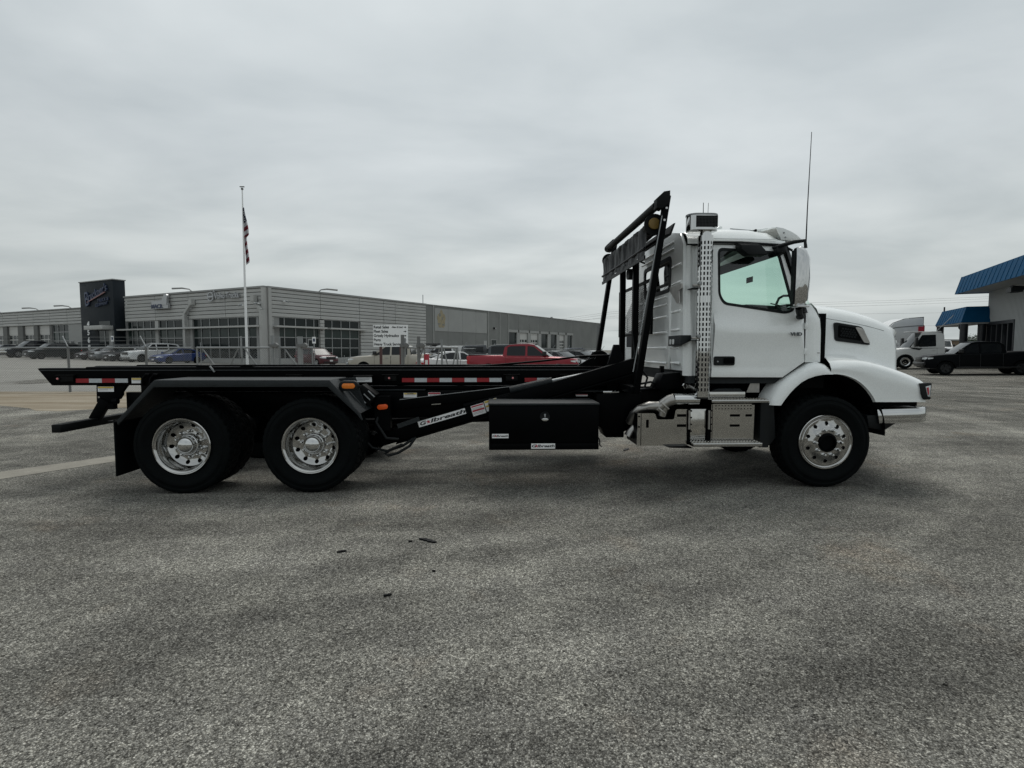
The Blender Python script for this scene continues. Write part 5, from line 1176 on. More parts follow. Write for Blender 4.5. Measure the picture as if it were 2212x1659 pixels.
for k in range(1, len(edges_)-1, 2): bpart(MB(FR).box(edges_[k]-0.3, edges_[k+1]+0.3, -0.34, 0.02, 4.66, 5.13), 'door_lintel', TILT2)
for k, (a, b_) in enumerate(zip(edges_[1::2], edges_[2::2])):
    white = k in (1, 2, 5)
    o = bpart(MB(FR).box(a, b_, -0.33, -0.26, BZ, 4.64), 'overhead_door', GDOOR if white else BGLASS)
    if white:
        for j in range(3): MB(FR).box(a, b_, -0.259, -0.23, 3.55+0.36*j, 3.55+0.36*j+0.33).build('door_panel', GDOOR, o)
        for j in range(4):
            for q in range(3):
                w = (b_-a)/3; MB(FR).box(a+w*q+0.12, a+w*(q+1)-0.12, -0.259, -0.24, 0.9+0.65*j+0.12, 0.9+0.65*(j+1)-0.08).build('pane', BGLASS, o)
o = bpart(MB(FR).box(38.57, 39.51, -0.05, 0.03, BZ, 3.05), 'service_door', TILT2, bevel=0.02); o = bpart(MB(FR).box(40.80, 42.40, -0.05, 0.02, BZ, 3.32), 'door_frame', TILT2); MB(FR).box(40.92, 42.28, 0.021, 0.04, BZ, 3.2).build('service_door', BGLASS, o)
o = bpart(MB(FR).box(41.5, 41.75, -0.05, 0.25, 5.0, 5.3), 'wall_lamp', PLASTIC); MB(FR).box(41.76, 41.95, 0.0, 0.2, 5.02, 5.28).build('lamp_glass', WHITE, o)
bpart(MB(FR).tube([(66.4,-2,7.8),(66.4,-2,8.4)], 0.25, 10), 'roof_vent', TRIM); bpart(MB(FR).tube([(24.2,-0.3,7.9),(24.2,-0.3,9.2)], 0.05, 6), 'roof_mast', STEEL)
# generic painted animal-like emblem in faded gold: a broad lobed patch with darker marks
random.seed(3)
em = []
for k in range(40):
    a = 2*math.pi*k/40; rr = 1.0 + 0.10*math.sin(5*a) + random.uniform(-.06,.06)
    em.append((27.85+0.95*rr*math.cos(a)*(0.62+0.38*(1-max(0,math.sin(a)))), 6.0+1.28*rr*math.sin(a)))
bpart(MB(FR).prism([(s_, z) for s_, z in em], 0.001, 0.012, 'y'), 'wall_emblem', GOLD)
for a in ((27.5,6.6,0.20,0.28),(28.05,6.1,0.14,0.22),(27.3,5.3,0.35,0.10),(28.3,5.2,0.25,0.12)): bpart(MB(FR).prism([(a[0]+a[2]*math.cos(R(30*k)), a[1]+a[3]*math.sin(R(30*k))) for k in range(12)], 0.0125, 0.016, 'y'), 'emblem_mark', TILT)

# ================================================================ blue-roofed building on the right
BLUE = pmat('blue ribbed metal fascia', (0.005,0.058,0.135), 0.6, var=0.08, scale=1.0, spec=0.06)
RWALL = pmat('light grey ribbed wall', (0.36,0.375,0.375), 0.6, var=0.04, scale=0.6)
SOFF = pmat('grey soffit', (0.26,0.27,0.27), 0.7, var=0.05)
DKFR = pmat('dark bronze storefront frame', (0.010,0.013,0.017), 0.45, var=0.1)
RC = Vector((37.3, 42.0, 0)); RD = Vector((-0.421, -0.907, 0)); RN = Vector((-0.907, 0.421, 0))      # RD runs towards the camera
FB = frame(RC, RD, RN, (0,0,1)); zb_ = gz(RC.x, RC.y)
RB = thing('blue_roof_building', 'grey ribbed building with overhanging blue metal roof at the right edge', 'building', tuple(RC)); RB_INV = Matrix.Translation(-RC)
def rpart(mb, name, mat, par=None, **k):
    o = mb.build(name, mat, par or RB, **k)
    if par is None: o.matrix_parent_inverse = RB_INV
    return o
wl_ = rpart(MB(FB).box(5.05, 26, -14, 0, -0.3, 6.05), 'wall', RWALL); rpart(MB(FB).box(0.0, 5.05, -14, 0, 3.70, 6.05), 'wall', RWALL); rpart(MB(FB).box(0.0, 5.05, -14, -0.25, -0.3, 3.70), 'lobby_wall', DKFR)
for k in range(120): MB(FB).box(0.1+0.2*k, 0.14+0.2*k, 0.0, 0.025, (3.72 if 0.14+0.2*k < 5.05 else 0.0), 6.0).build('wall_rib', RWALL, wl_)
rpart(MB(FB).box(-0.45, 26, -15, 1.95, 6.05, 6.14), 'soffit', SOFF)
fa_ = rpart(MB(FB).prism([(1.95,6.0),(2.0,6.0),(1.62,7.35),(1.45,7.40),(1.45,6.14),(1.95,6.14)], -0.5, 26, 'x'), 'fascia', BLUE)
for k in range(33): 
    s_ = -0.45+0.8*k; MB(FB).prism([(2.0,6.03),(2.02,6.03),(1.64,7.34),(1.62,7.34)], s_, s_+0.05, 'x').build('fascia_rib', BLUE, fa_)
rpart(MB(FB).prism([(-15,6.0),(2.0,6.0),(1.62,7.38),(-15,7.38)], -0.56, -0.505, 'x'), 'fascia_end', BLUE); rpart(MB(FB).box(-0.5, 26, -15, 1.5, 7.30, 7.38), 'roof', BLUE)
# storefront
sf = rpart(MB(FB).box(0.02, 5.03, -0.24, -0.20, 0.0, 3.68), 'storefront', BGLASS)
for s_ in (0.05, 1.05, 2.05, 3.05, 4.05, 5.0): MB(FB).box(s_-0.09, s_+0.09, -0.2, 0.06, 0.0, 3.66).build('mullion', DKFR, sf)
MB(FB).box(0.0, 5.05, -0.2, 0.08, 3.45, 3.68).build('transom', DKFR, sf)
MB(FB).box(3.25, 3.75, -0.19, -0.17, 1.9, 2.6).build('door_notice', WHITE, sf)
# entrance canopy in front of the far end
cz0, cz1 = 3.70, 4.95
cp = rpart(MB(FB).loft([[(-6.3,0.0,cz0),(0.6,0.0,cz0),(0.6,1.8,cz0),(-6.3,1.8,cz0)], [(-5.9,0.0,cz1),(0.3,0.0,cz1),(0.3,1.42,cz1),(-5.9,1.42,cz1)]]), 'entrance_canopy', BLUE, smooth=0)
for k in range(10): s_ = -5.8+0.62*k; MB(FB).prism([(1.80,cz0+0.02),(1.815,cz0+0.02),(1.435,cz1),(1.42,cz1)], s_, s_+0.05, 'x').build('canopy_rib', BLUE, cp)
MB(FB).box(-6.25, 0.55, 0.05, 1.75, cz0-0.12, cz0-0.002).build('canopy_soffit', SOFF, cp)
for s_, o_ in ((0.15, 0.36), (0.25, 1.50), (-5.9, 1.50)): rpart(MB(FB).tube([(s_, o_, -0.2), (s_, o_, cz0-0.05)], 0.26, 14), 'canopy_column', DKFR)
rpart(MB(FB).tube([(0.1,1.72,cz0-0.1),(0.1,1.78,cz0-0.4),(0.2,1.66,cz0-0.6)], 0.06, 8), 'canopy_downspout', DKFR)
o = rpart(MB(FB).tube([(-5.8,1.3,cz1),(-5.8,1.3,cz1+0.4)], 0.06, 8), 'canopy_camera', PLASTIC)
rpart(MB(FB).tube([(8.5,0.1,5.2),(8.7,0.8,5.5),(9.0,1.6,5.55)], 0.12, 8), 'wall_lamp', PLASTIC); rpart(MB(FB).box(8.8,9.6,1.2,1.8,5.2,5.5), 'wall_lamp', PLASTIC)
# ================================================================ vehicles
RIMM = pmat('alloy rim', (0.42,0.43,0.44), 0.3, 0.9, var=0.08); RIMD = pmat('dark alloy rim', (0.02,0.022,0.024), 0.35, 0.5, var=0.1)
CGL = pmat('vehicle window glass', (0.008,0.010,0.012), 0.06, var=0.1, spec=0.4)
GRI = pmat('vehicle grille black', (0.006,0.007,0.008), 0.4, var=0.1); PLATE = pmat('licence plate', (0.6,0.6,0.6), 0.5)
_wm = {}
def vwheel(par, x, y, r, w, dark, side_):
    key = (round(r,2), round(w,2))
    if key not in _wm:
        t_ = MB().lathe([(r*0.62,0.02),(r*0.70,0.0),(r*0.93,0.0),(r,0.03),(r,w-0.03),(r*0.93,w),(r*0.62,w-0.02)], n=36).build('tyre', RUB)
        rb = MB(); rb.lathe([(r*0.66,0.012),(r*0.64,0.004),(r*0.60,0.006),(r*0.57,0.05),(r*0.55,w*0.7)], n=36)
        for k in range(5):
            a = R(72*k+18); c, s = math.cos(a), math.sin(a)
            for da in (-0.10, 0.10):
                c2, s2 = math.cos(a+da*1.6), math.sin(a+da*1.6)
                rb.beam((c*r*0.10, 0.030, s*r*0.10), (c2*r*0.62, 0.022, s2*r*0.62), 0.05*r/0.35, 0.03, up=(0,1,0))
        rb.lathe([(0.0005,0.012),(r*0.12,0.014),(r*0.17,0.03),(r*0.17,0.06)], n=16)
        r_ = rb.build('rim', RIMM); bk = MB().lathe([(0.0005,0.10),(r*0.58,0.10)], n=24).build('brake_disc', GRI)
        _wm[key] = (t_.data, r_.data, bk.data)
        for o in (t_, r_, bk): bpy.data.objects.remove(o)
    td, rd, bd = _wm[key]
    if dark:
        kd = key + ('d',)
        if kd not in _wm: m = rd.copy(); m.materials.clear(); m.materials.append(RIMD); _wm[kd] = m
        rd = _wm[kd]
    t_ = link('wheel', td, par); t_.location = (x, y, r)
    if side_ > 0: t_.rotation_euler = (0, 0, math.pi)
    link('rim', rd, t_); link('brake_disc', bd, t_)
KINDS = {
 'sedan': dict(L=4.8, H=1.45, W=1.83, wb=(1.42,-1.38), r=0.335, zs=0.20,
   top=[(-2.36,0.40),(-2.40,0.62),(-2.36,0.93),(-2.20,1.03),(-1.75,1.05),(-1.0,0.985),(0.2,0.955),(1.0,0.945),(1.7,0.87),(2.15,0.76),(2.36,0.62),(2.40,0.40),(2.34,0.24)],
   gh=[(-1.95,1.02),(-1.15,1.36),(-0.75,1.43),(-0.15,1.45),(0.35,1.415),(1.18,0.95)],
   wins=[[(0.30,1.37),(0.95,0.985),(0.05,0.985),(0.05,1.40)],[(-0.05,1.40),(-0.05,0.985),(-1.05,1.02),(-1.35,1.12),(-0.95,1.33),(-0.6,1.39)]]),
 'suv': dict(L=4.9, H=1.78, W=1.93, wb=(1.45,-1.42), r=0.375, zs=0.26,
   top=[(-2.38,0.42),(-2.45,0.70),(-2.42,1.10),(-2.34,1.20),(-1.0,1.16),(0.3,1.12),(1.05,1.11),(1.75,1.06),(2.22,0.96),(2.42,0.76),(2.45,0.45),(2.36,0.30)],
   gh=[(-2.36,1.19),(-2.10,1.66),(-1.85,1.74),(-1.0,1.78),(0.0,1.775),(0.42,1.73),(1.20,1.11)],
   wins=[[(0.40,1.66),(0.98,1.17),(0.08,1.17),(0.08,1.69)],[(-0.02,1.69),(-0.02,1.17),(-1.05,1.19),(-1.05,1.70)],[(-1.15,1.70),(-1.15,1.19),(-2.10,1.24),(-1.95,1.60)]]),
 'pickup': dict(L=5.9, H=1.92, W=2.03, wb=(1.90,-1.75), r=0.405, zs=0.40,
   top=[(-2.86,0.55),(-2.93,0.75),(-2.93,1.26),(-2.90,1.30),(-1.05,1.30),(-0.95,1.25),(0.4,1.23),(1.28,1.22),(1.5,1.23),(2.45,1.16),(2.80,1.08),(2.90,0.90),(2.94,0.60),(2.86,0.42)],
   gh=[(-1.02,1.24),(-0.93,1.74),(-0.72,1.87),(-0.2,1.915),(0.35,1.92),(0.62,1.87),(1.42,1.22)],
   wins=[[(0.60,1.79),(1.20,1.28),(0.28,1.28),(0.28,1.82)],[(0.18,1.82),(0.18,1.28),(-0.80,1.29),(-0.78,1.75),(-0.6,1.81)]]),
 'cab': dict(L=6.2, H=2.55, W=2.25, wb=(2.05,-1.9), r=0.47, zs=0.55,
   top=[(-3.0,0.75),(-3.02,1.05),(-0.55,1.08),(-0.50,1.45),(0.6,1.42),(1.65,1.45),(2.2,1.42),(2.75,1.34),(2.98,1.10),(3.0,0.70),(2.9,0.55)],
   gh=[(-0.50,1.44),(-0.48,2.35),(-0.30,2.50),(0.3,2.55),(0.95,2.50),(1.75,1.44)],
   wins=[[(0.95,2.34),(1.45,1.62),(1.1,1.50),(0.05,1.55),(0.05,2.36)]]),
}
def vehicle(name, label, cat, kind, col, u, Y, head, sc_=(1,1,1), dark=False, group=None, metal=0.3, z=None, extra=None, light='front', grille=GRI, trim=None, pitch=0):
    K = KINDS[kind]; X = (u-1106)/1150*Y; zz = gz(X, Y) + 0.006 if z is None else z
    root = thing(name, label, cat, (X, Y, zz), math.atan2(head[1], head[0]), group)
    if pitch: root.rotation_euler = (0, pitch, math.atan2(head[1], head[0]))
    PM = paint(label[:40], col, 0.30, 0.35 if max(col) > 0.05 else 0.0, 0.04, metal if max(col) > 0.09 else 0.0)
    if max(col) < 0.05: PM.node_tree.nodes['Principled BSDF'].inputs['Specular IOR Level'].default_value = 0.05 if max(col) < 0.009 else 0.15
    sx, sy, sz = sc_; W = K['W']*sy; L = K['L']*sx; hl = L/2
    r = K['r']*min(sz, 1.15); P = lambda p: (p[0]*sx, p[1]*sz)
    top = [P(p) for p in K['top']]
    # lower edge with wheel arches, from front to rear
    low = []; zs = K['zs']*sz
    for wx in K['wb']:
        wx *= sx; ra = r*1.14
        a0 = math.asin(max(-1, min(1, (zs-r)/ra)))
        for k in range(13):
            a = a0 + (math.pi-2*a0)*k/12; low.append((wx + ra*math.cos(a), r + ra*math.sin(a)))
    out_ = top + low
    def plan(x):                                                   # plan taper towards the ends
        q = max(0, abs(x)-hl*0.66)/(hl*0.34); return 1 - 0.13*q*q
    def yb(x, z_):
        t = (z_/sz - 0.75)/0.6; return W/2*plan(x)*(1 - 0.035*t*t - (0.02 if z_ < zs+0.06 else 0))
    ins = []
    for i, p in enumerate(out_):
        if i < len(top): ins.append((p[0]*(1-0.035/hl), p[1] - 0.035*sz if p[1] > zs+0.3 else p[1]))
        else: ins.append(p)
    b = MB()
    for sg in (-1, 1): b.skin(ins, [], lambda x, z_: (x, sg*yb(x, z_), z_), 0.22)
    rows = []
    rows.append([(x, -yb(x, z_), z_) for x, z_ in ins])
    for f_ in (-0.955, -0.6, 0, 0.6, 0.955):
        cr = 0.035*(1-f_*f_)
        rows.append([(x + (0.05*(1-f_*f_)*(1 if x > 0 else -1) if abs(x) > hl*0.93 else 0), f_*yb(x, z_), z_ + (cr if z_ > zs+0.5 and i < len(top) else 0)) for i, (x, z_) in enumerate(out_)])
    rows.append([(x, yb(x, z_), z_) for x, z_ in ins])
    b.loft(rows, closed=True, caps=False)
    b.build('body', PM, root, smooth=42, weld=True)
    # wheels and dark wells
    for wx in K['wb']:
        for sg in (-1, 1): vwheel(root, wx*sx, sg*(W/2-0.02)*plan(wx*sx) , r, 0.25 if kind in ('sedan','suv') else 0.28, dark, sg)
    MB().box(-hl*0.9, hl*0.9, -W/2*0.80, W/2*0.80, zs*0.9, zs+0.35).build('underbody', GRI, root)
    # cabin: dark core, painted frame with window openings, glass
    gh = [P(p) for p in K['gh']]; zb, zt = gh[0][1], max(p[1] for p in gh)
    def yg(x, z_): return W/2*(0.945 - 0.17*max(0, (z_-zb))/(zt-zb))*(1-0.02*max(0, x/hl)**2)
    b = MB(); b.loft([[(x*0.985, s*yg(x, z_)*0.985, z_-0.01) for x, z_ in gh] for s in (-1, -0.5, 0, 0.5, 1)]); b.build('cabin', GRI, root)
    for sg in (-1, 1):
        hs = [[P(p) for p in w] for w in K['wins']]; hs = [roundpoly(h, 0.05, 3) for h in hs]
        MB().skin(gh, hs, lambda x, z_: (x, sg*(yg(x, z_)+0.004), z_), 0, 0.03, (0,-sg,0)).build('door_frame', PM, root)
        for h in hs: MB().skin(h, [], lambda x, z_: (x, sg*(yg(x, z_)-0.008), z_), 0).build('side_window', CGL, root)
        wz = K['wins'][0]; mx = wz[1][0]*sx; mz = wz[1][1]*sz
        MB().box(mx-0.12, mx+0.10, *sorted((sg*(W/2*0.96), sg*(W/2*0.96+0.20))), mz, mz+(0.17 if kind in ('sedan','suv') else 0.24)).build('mirror', GRI if kind in ('pickup','cab') else PM, root, bevel=0.04)
        for k, w in enumerate(K['wins'][:2]):
            hx = min(p[0] for p in w)*sx + 0.18; MB().box(hx-0.10, hx+0.10, *sorted((sg*(yb(hx, zb-0.15)+0.002), sg*(yb(hx, zb-0.15)+0.03))), zb-0.17*sz, zb-0.135*sz).build('door_handle', trim or PM, root, bevel=0.008)
        for wn in K['wins'][:2]:
            for dx in {round(max(p[0] for p in wn)*sx+0.03, 2), round(min(p[0] for p in wn)*sx-0.05, 2)}:
                if min(abs(dx-wx*sx) for wx in K['wb']) < r*1.1: continue
                MB().tube([(dx, sg*(yb(dx, z_)+0.001), z_) for z_ in (zs+0.08, (zs+zb)/2, zb-0.02)], 0.008, 4).build('door_seam', GRI, root)
        MB().tube([(x_, sg*(yb(x_, zs+0.03)+0.002), zs+0.04) for x_ in (K['wb'][1]*sx+r*1.25, 0, K['wb'][0]*sx-r*1.25)], 0.035, 6).build('sill_trim', GRI, root)
    # roof strip and windscreens
    tp = gh[1:-1]
    b = MB(); rr = []
    for s in (-1, -0.9, -0.4, 0.4, 0.9, 1): rr.append([(x, s*yg(x, z_), z_ + 0.012 + 0.03*(1-s*s)) for x, z_ in tp])
    b.loft(rr, closed=False); b.build('roof', PM, root, smooth=60)
    fr0, fr1 = gh[-2], gh[-1]
    b = MB(); b.loft([[(fr0[0]+0.02+0.04*(1-s*s), s*yg(*fr0)*0.97, fr0[1]), (fr1[0]+0.03+0.10*(1-s*s), s*yg(*fr1)*0.93, fr1[1]+0.02)] for s in (-0.95, -0.5, 0, 0.5, 0.95)], closed=False); b.build('windscreen', SHGLASS, root, smooth=60)
    b = MB(); b.loft([[(gh[1][0]-0.015, s*yg(*gh[1])*0.92, gh[1][1]-0.02), (gh[0][0]-0.01, s*yg(*gh[0])*0.90, gh[0][1]+0.06)] for s in (-0.9, 0, 0.9)], closed=False); b.build('rear_window', CGL, root, smooth=60)
    # lamps, grille, bumpers, plates
    xf = hl; zl = K['top'][-3][1]*sz
    zf = {'sedan':0.64,'suv':0.86,'pickup':0.98,'cab':1.12}[kind]*sz
    for sg in (-1, 1):
        yy = W/2*0.87
        b = MB(); b.loft([[(xf-0.10, sg*(yy-0.36), zf-0.05), (xf+0.035, sg*(yy-0.36), zf-0.06), (xf+0.03, sg*(yy-0.36), zf+0.05), (xf-0.12, sg*(yy-0.36), zf+0.07)], [(xf-0.14, sg*(yy-0.04), zf-0.05), (xf-0.03, sg*(yy-0.04), zf-0.05), (xf-0.05, sg*(yy-0.04), zf+0.06), (xf-0.16, sg*(yy-0.04), zf+0.08)], [(xf-0.42, sg*(yb(xf-0.42, zf)+0.008), zf+0.0), (xf-0.20, sg*(yb(xf-0.20, zf)+0.012), zf-0.04), (xf-0.22, sg*(yb(xf-0.22, zf)+0.012), zf+0.06), (xf-0.42, sg*(yb(xf-0.42, zf)+0.008), zf+0.05)]]); b.build('headlight', LAMP, root, smooth=50)
        zt_ = zf+0.12 if kind != 'pickup' else zf+0.08
        MB().box(-hl-0.012, -hl+0.22, *sorted((sg*(yy-0.10 if kind == 'pickup' else yy-0.34), sg*(yy+0.03))), zt_-0.10 if kind != 'pickup' else zt_-0.22, zt_+0.06 if kind != 'pickup' else zt_+0.18).build('tail_light', REDL, root, bevel=0.02)
    gh_ = {'sedan':0.10,'suv':0.16,'pickup':0.22,'cab':0.25}[kind]*sz
    MB().box(xf-0.08, xf+0.062, -W*0.27, W*0.27, zf-gh_, zf+gh_*0.55).build('grille', grille, root, bevel=0.03)
    MB().box(xf-0.10, xf+0.055, -W*0.40, W*0.40, zs+0.10, zs+0.22).build('lower_intake', GRI, root, bevel=0.03)
    MB().box(xf+0.05, xf+0.072, -0.16, 0.16, zf-gh_-0.20, zf-gh_-0.06).build('licence_plate', PLATE, root)
    if kind == 'pickup':
        MB().box(xf-0.06, xf+0.09, -W*0.46, W*0.46, zs+0.16, zs+0.38).build('bumper', trim or GRI, root, bevel=0.04); MB().box(-hl-0.08, -hl+0.05, -W*0.46, W*0.46, zs+0.12, zs+0.32).build('rear_bumper', trim or GRI, root, bevel=0.03)
        MB().box(-hl+0.06, -1.10*sx, -W/2*0.85, W/2*0.85, 1.298*sz, 1.345*sz).build('bed_cover', GRI, root, bevel=0.01)
    if extra: extra(root, PM, K, sx, sy, sz)
    return root
ROW = (-0.444, -0.896)                       # nose-out in front of the showroom
DG = (0.018,0.021,0.024); G1 = 'cars parked along the showroom'
vehicle('parked_car', 'dark blue-grey saloon cut by the left edge, farthest left in the row', 'car', 'sedan', (0.025,0.032,0.042), 14, 69, ROW, group=G1)
vehicle('pickup_truck', 'dark pickup truck with chrome grille and bumper, second in the left row', 'pickup', 'pickup', (0.016,0.018,0.024), 76, 65, ROW, group=G1, grille=CHROME, trim=CHROME, sc_=(1,1,1.05))
vehicle('parked_suv', 'charcoal sport utility vehicle beside the chrome-nosed pickup', 'suv', 'suv', (0.020,0.024,0.026), 116, 60.5, ROW, group=G1, dark=True)
vehicle('parked_car', 'dark brown saloon with light windscreen, left of the silver crossover', 'car', 'sedan', (0.035,0.028,0.030), 222, 61, ROW, group=G1)
vehicle('parked_suv', 'silver-grey crossover parked next to the dark brown saloon', 'suv', 'suv', (0.16,0.17,0.18), 251, 59, ROW, group=G1, sc_=(0.93,0.95,0.95))
vehicle('parked_car', 'black saloon squeezed between silver crossover and white sport utility vehicle', 'car', 'sedan', (0.014,0.015,0.018), 284, 58, ROW, group=G1)
vehicle('parked_suv', 'large white sport utility vehicle with black roof and dark wheels', 'suv', 'suv', (0.62,0.64,0.65), 330, 56.5, ROW, group=G1, dark=True, sc_=(1.08,1.03,1.10), metal=0)
vehicle('parked_car', 'bright blue saloon parked beside the white sport utility vehicle', 'car', 'sedan', (0.010,0.035,0.150), 386, 53.5, ROW, group=G1, dark=True)
vehicle('parked_suv', 'dark maroon crossover with chrome-edged nose by the showroom corner', 'suv', 'suv', (0.050,0.003,0.008), 684, 51, (0.80,-0.60), sc_=(0.95,0.97,0.95))
vehicle('pickup_truck', 'beige crew cab pickup seen from its side behind the direction sign', 'pickup', 'pickup', (0.36,0.335,0.285), 860, 33.8, (-1.0,0.02), sc_=(1.0,1,0.955), trim=STEEL)
vehicle('parked_car', 'white hatchback with red tail light between beige and red pickups', 'car', 'sedan', (0.66,0.67,0.67), 985, 32.5, (0.92,0.39), sc_=(0.95,1,0.98), metal=0)
vehicle('pickup_truck', 'red crew cab pickup facing right beyond the hoist rails', 'pickup', 'pickup', (0.22,0.004,0.014), 1133, 28.6, (0.985,-0.17), sc_=(1,1,0.955))
def topper(root, PM, K, sx, sy, sz):
    MB().prism([(-2.85*sx,1.27*sz),(-2.75*sx,1.80*sz),(-2.5*sx,1.88*sz),(-1.1*sx,1.92*sz),(-1.05*sx,1.27*sz)], -W_*0.44, W_*0.44).build('bed_topper', PM, root, bevel=0.05)
    for sg in (-1,1): MB().prism([(-2.55*sx,1.40*sz),(-2.48*sx,1.74*sz),(-1.3*sx,1.78*sz),(-1.3*sx,1.40*sz)], *sorted((sg*W_*0.441, sg*W_*0.447))).build('topper_window', CGL, root)
W_ = 2.03
vehicle('pickup_truck', 'dark grey pickup with topper parked behind the red pickup', 'pickup', 'pickup', (0.045,0.052,0.058), 1085, 37, (1.0,0.05), extra=topper, sc_=(1,1,0.98))
vehicle('parked_car', 'silver saloon with bright windscreen just beyond the red hood', 'car', 'sedan', (0.10,0.105,0.11), 1205, 35.5, (0.80,-0.60))
vehicle('parked_car', 'black saloon right of the silver saloon beyond the red hood', 'car', 'sedan', (0.012,0.013,0.015), 1252, 37.5, (0.80,-0.60))
vehicle('parked_car', 'white saloon nose showing beside the gantry post', 'car', 'sedan', (0.55,0.56,0.56), 1287, 41, (0.80,-0.60), metal=0)
vehicle('parked_suv', 'black sport utility vehicle far off behind the grey topper pickup', 'suv', 'suv', (0.014,0.016,0.018), 1045, 60, (1,0.2), group='far vehicles in the yard')
vehicle('parked_suv', 'dark green-grey sport utility vehicle in the far yard before the loading doors', 'suv', 'suv', (0.020,0.026,0.026), 1185, 72, (1,0.3), group='far vehicles in the yard')
vehicle('parked_suv', 'navy sport utility vehicle in the far yard near the white lorry', 'suv', 'suv', (0.012,0.020,0.045), 1252, 74, (1,0.3), group='far vehicles in the yard')
vehicle('parked_suv', 'red sport utility vehicle half hidden behind the white hatchback', 'suv', 'suv', (0.20,0.010,0.008), 985, 56, (0.9,0.4), group='far vehicles in the yard')
def rack(root, PM, K, sx, sy, sz):
    MB().box(0.2,0.9,-0.7,0.7,1.98,2.12).build('light_bar', GRI, root, bevel=0.03)
    MB().box(-2.8,-1.2,-0.9,0.9,1.31,1.9).build('service_body', PM, root, bevel=0.03)
vehicle('pickup_truck', 'white service pickup with light bar behind the beige pickup tail', 'pickup', 'pickup', (0.55,0.56,0.56), 948, 47, (-0.8,-0.6), extra=rack, metal=0)
# white lorry seen behind the tarp gantry
def lorry(root, PM, K, sx, sy, sz):
    MB().box(-3.0,-0.6,-1.1,1.1,1.1,1.25).build('flat_bed', GRI, root)
    for y in (-0.5, 0.5): MB().box(0.2,0.5,y-0.1,y+0.1,2.56*sz,2.66*sz).build('roof_lamp', GRI, root)
    MB().tube([(0.1,0,2.56*sz),(0.1,0,4.1)], 0.02, 6).build('antenna', STEEL, root)
    for sg in (-1,1): MB().box(0.9,1.15,*sorted((sg*1.15,sg*1.42)),1.75,2.30).build('large_mirror', PM, root, bevel=0.03)
vehicle('white_lorry', 'white conventional lorry with roof aerial behind the tarp gantry', 'lorry', 'cab', (0.60,0.61,0.61), 1352, 43, (0.97,-0.24), extra=lorry, metal=0, sc_=(1,1.05,1.13))
vehicle('white_lorry', 'second white lorry cab glimpsed between the black gantry uprights', 'lorry', 'cab', (0.60,0.61,0.61), 1420, 47, (0.97,-0.24), extra=lorry, metal=0, sc_=(1,1.05,1.10))
# right-hand side
def tow(root, PM, K, sx, sy, sz): MB().box(-2.0,1.2,1.01,1.10,0.42,0.50).build('side_step', GRI, root, bevel=0.02); MB().box(-2.0,1.2,-1.10,-1.01,0.42,0.50).build('side_step', GRI, root, bevel=0.02)
vehicle('pickup_truck', 'black heavy crew cab pickup parked before the blue-roofed building', 'pickup', 'pickup', (0.004,0.005,0.006), 2112, 32.1, (-0.927,0.375), dark=True, extra=tow, sc_=(0.98,1.0,1.02), pitch=R(1.0))
def medium(root, PM, K, sx, sy, sz):
    for sg in (-1, 1):
        MB().box(1.30, 1.48, *sorted((sg*1.16, sg*1.45)), 1.62, 2.30).build('large_mirror', GRI, root, bevel=0.04)
        MB().prism([(-0.0,1.56),(1.15,1.50),(1.72,1.58),(1.55,1.46),(1.1,1.36),(0.9,1.50)], *sorted((sg*1.085, sg*1.10))).build('window_trim', GRI, root)
        MB().lathe([(0.30,0.0),(0.28,-0.012),(0.20,-0.03),(0.12,-0.012),(0.0005,-0.03)], (2.05*sx, sg*1.125, 0.47*1.06), 24).build('polished_hub', CHROME, root)
        MB().box(2.80, 2.96, *sorted((sg*0.62, sg*1.05)), 1.02, 1.34).build('headlight_bezel', GRI, root, bevel=0.03)
    MB().tube([(-0.62,-0.9,1.0),(-0.62,-0.9,2.5),(-0.72,-0.9,2.62)], 0.07, 8).build('exhaust', GRI, root); MB().box(-3.0,-0.58,-1.0,1.0,0.62,0.95).build('chassis', GRI, root)
    MB().box(-0.45,1.6,-0.5,0.5,2.56*sz,2.60*sz).build('roof_cap', PM, root, bevel=0.02); MB().tube([(-0.2,0.3,2.6*sz),(-1.2,0.3,3.7*sz)], 0.02, 6).build('aerial', STEEL, root)
vehicle('white_lorry', 'white medium lorry cab with polished wheel behind the black pickup', 'lorry', 'cab', (0.58,0.59,0.58), 2008, 40, (-0.955,0.30), extra=medium, metal=0, sc_=(0.95,1,1.06))
def sleeper(root, PM, K, sx, sy, sz):
    for sg in (-1, 1): MB().tube([(1.0, sg*1.095, 3.0), (0.2, sg*1.10, 3.32), (-0.9, sg*1.10, 3.42), (-2.2, sg*1.10, 3.50)], 0.025, 6).build('fairing_seam', GRI, root)
    MB().loft([[(x, y*w, z) for y in (-1,1)] for x, z, w in ((1.3,2.9,0.95),(0.4,3.75,1.0),(-0.6,4.15,1.05),(-2.2,4.28,1.08),(-2.25,1.2,1.08))], closed=False).build('roof_fairing', PM, root)
    MB().prism([(1.3,2.8),(0.4,3.70),(-0.6,4.12),(-2.2,4.25),(-2.25,1.2),(0.0,1.2)], -1.09, 1.09).build('sleeper_box', PM, root, bevel=0.12)
    MB().prism([(-2.35,2.2),(-2.35,3.5),(-2.25,3.5),(-2.25,2.2)], -1.0, 1.0).build('red_stripe', REDD, root); MB().prism([(-2.24,2.3),(-1.75,2.3),(-1.75,3.4),(-2.24,3.4)], 1.091, 1.11).build('red_stripe', REDD, root)
vehicle('white_tractor', 'white sleeper tractor with tall roof fairing and red stripe', 'lorry', 'cab', (0.62,0.63,0.63), 1920, 50, (-0.97,0.10), extra=sleeper, metal=0, sc_=(1.05,1.05,1.2))
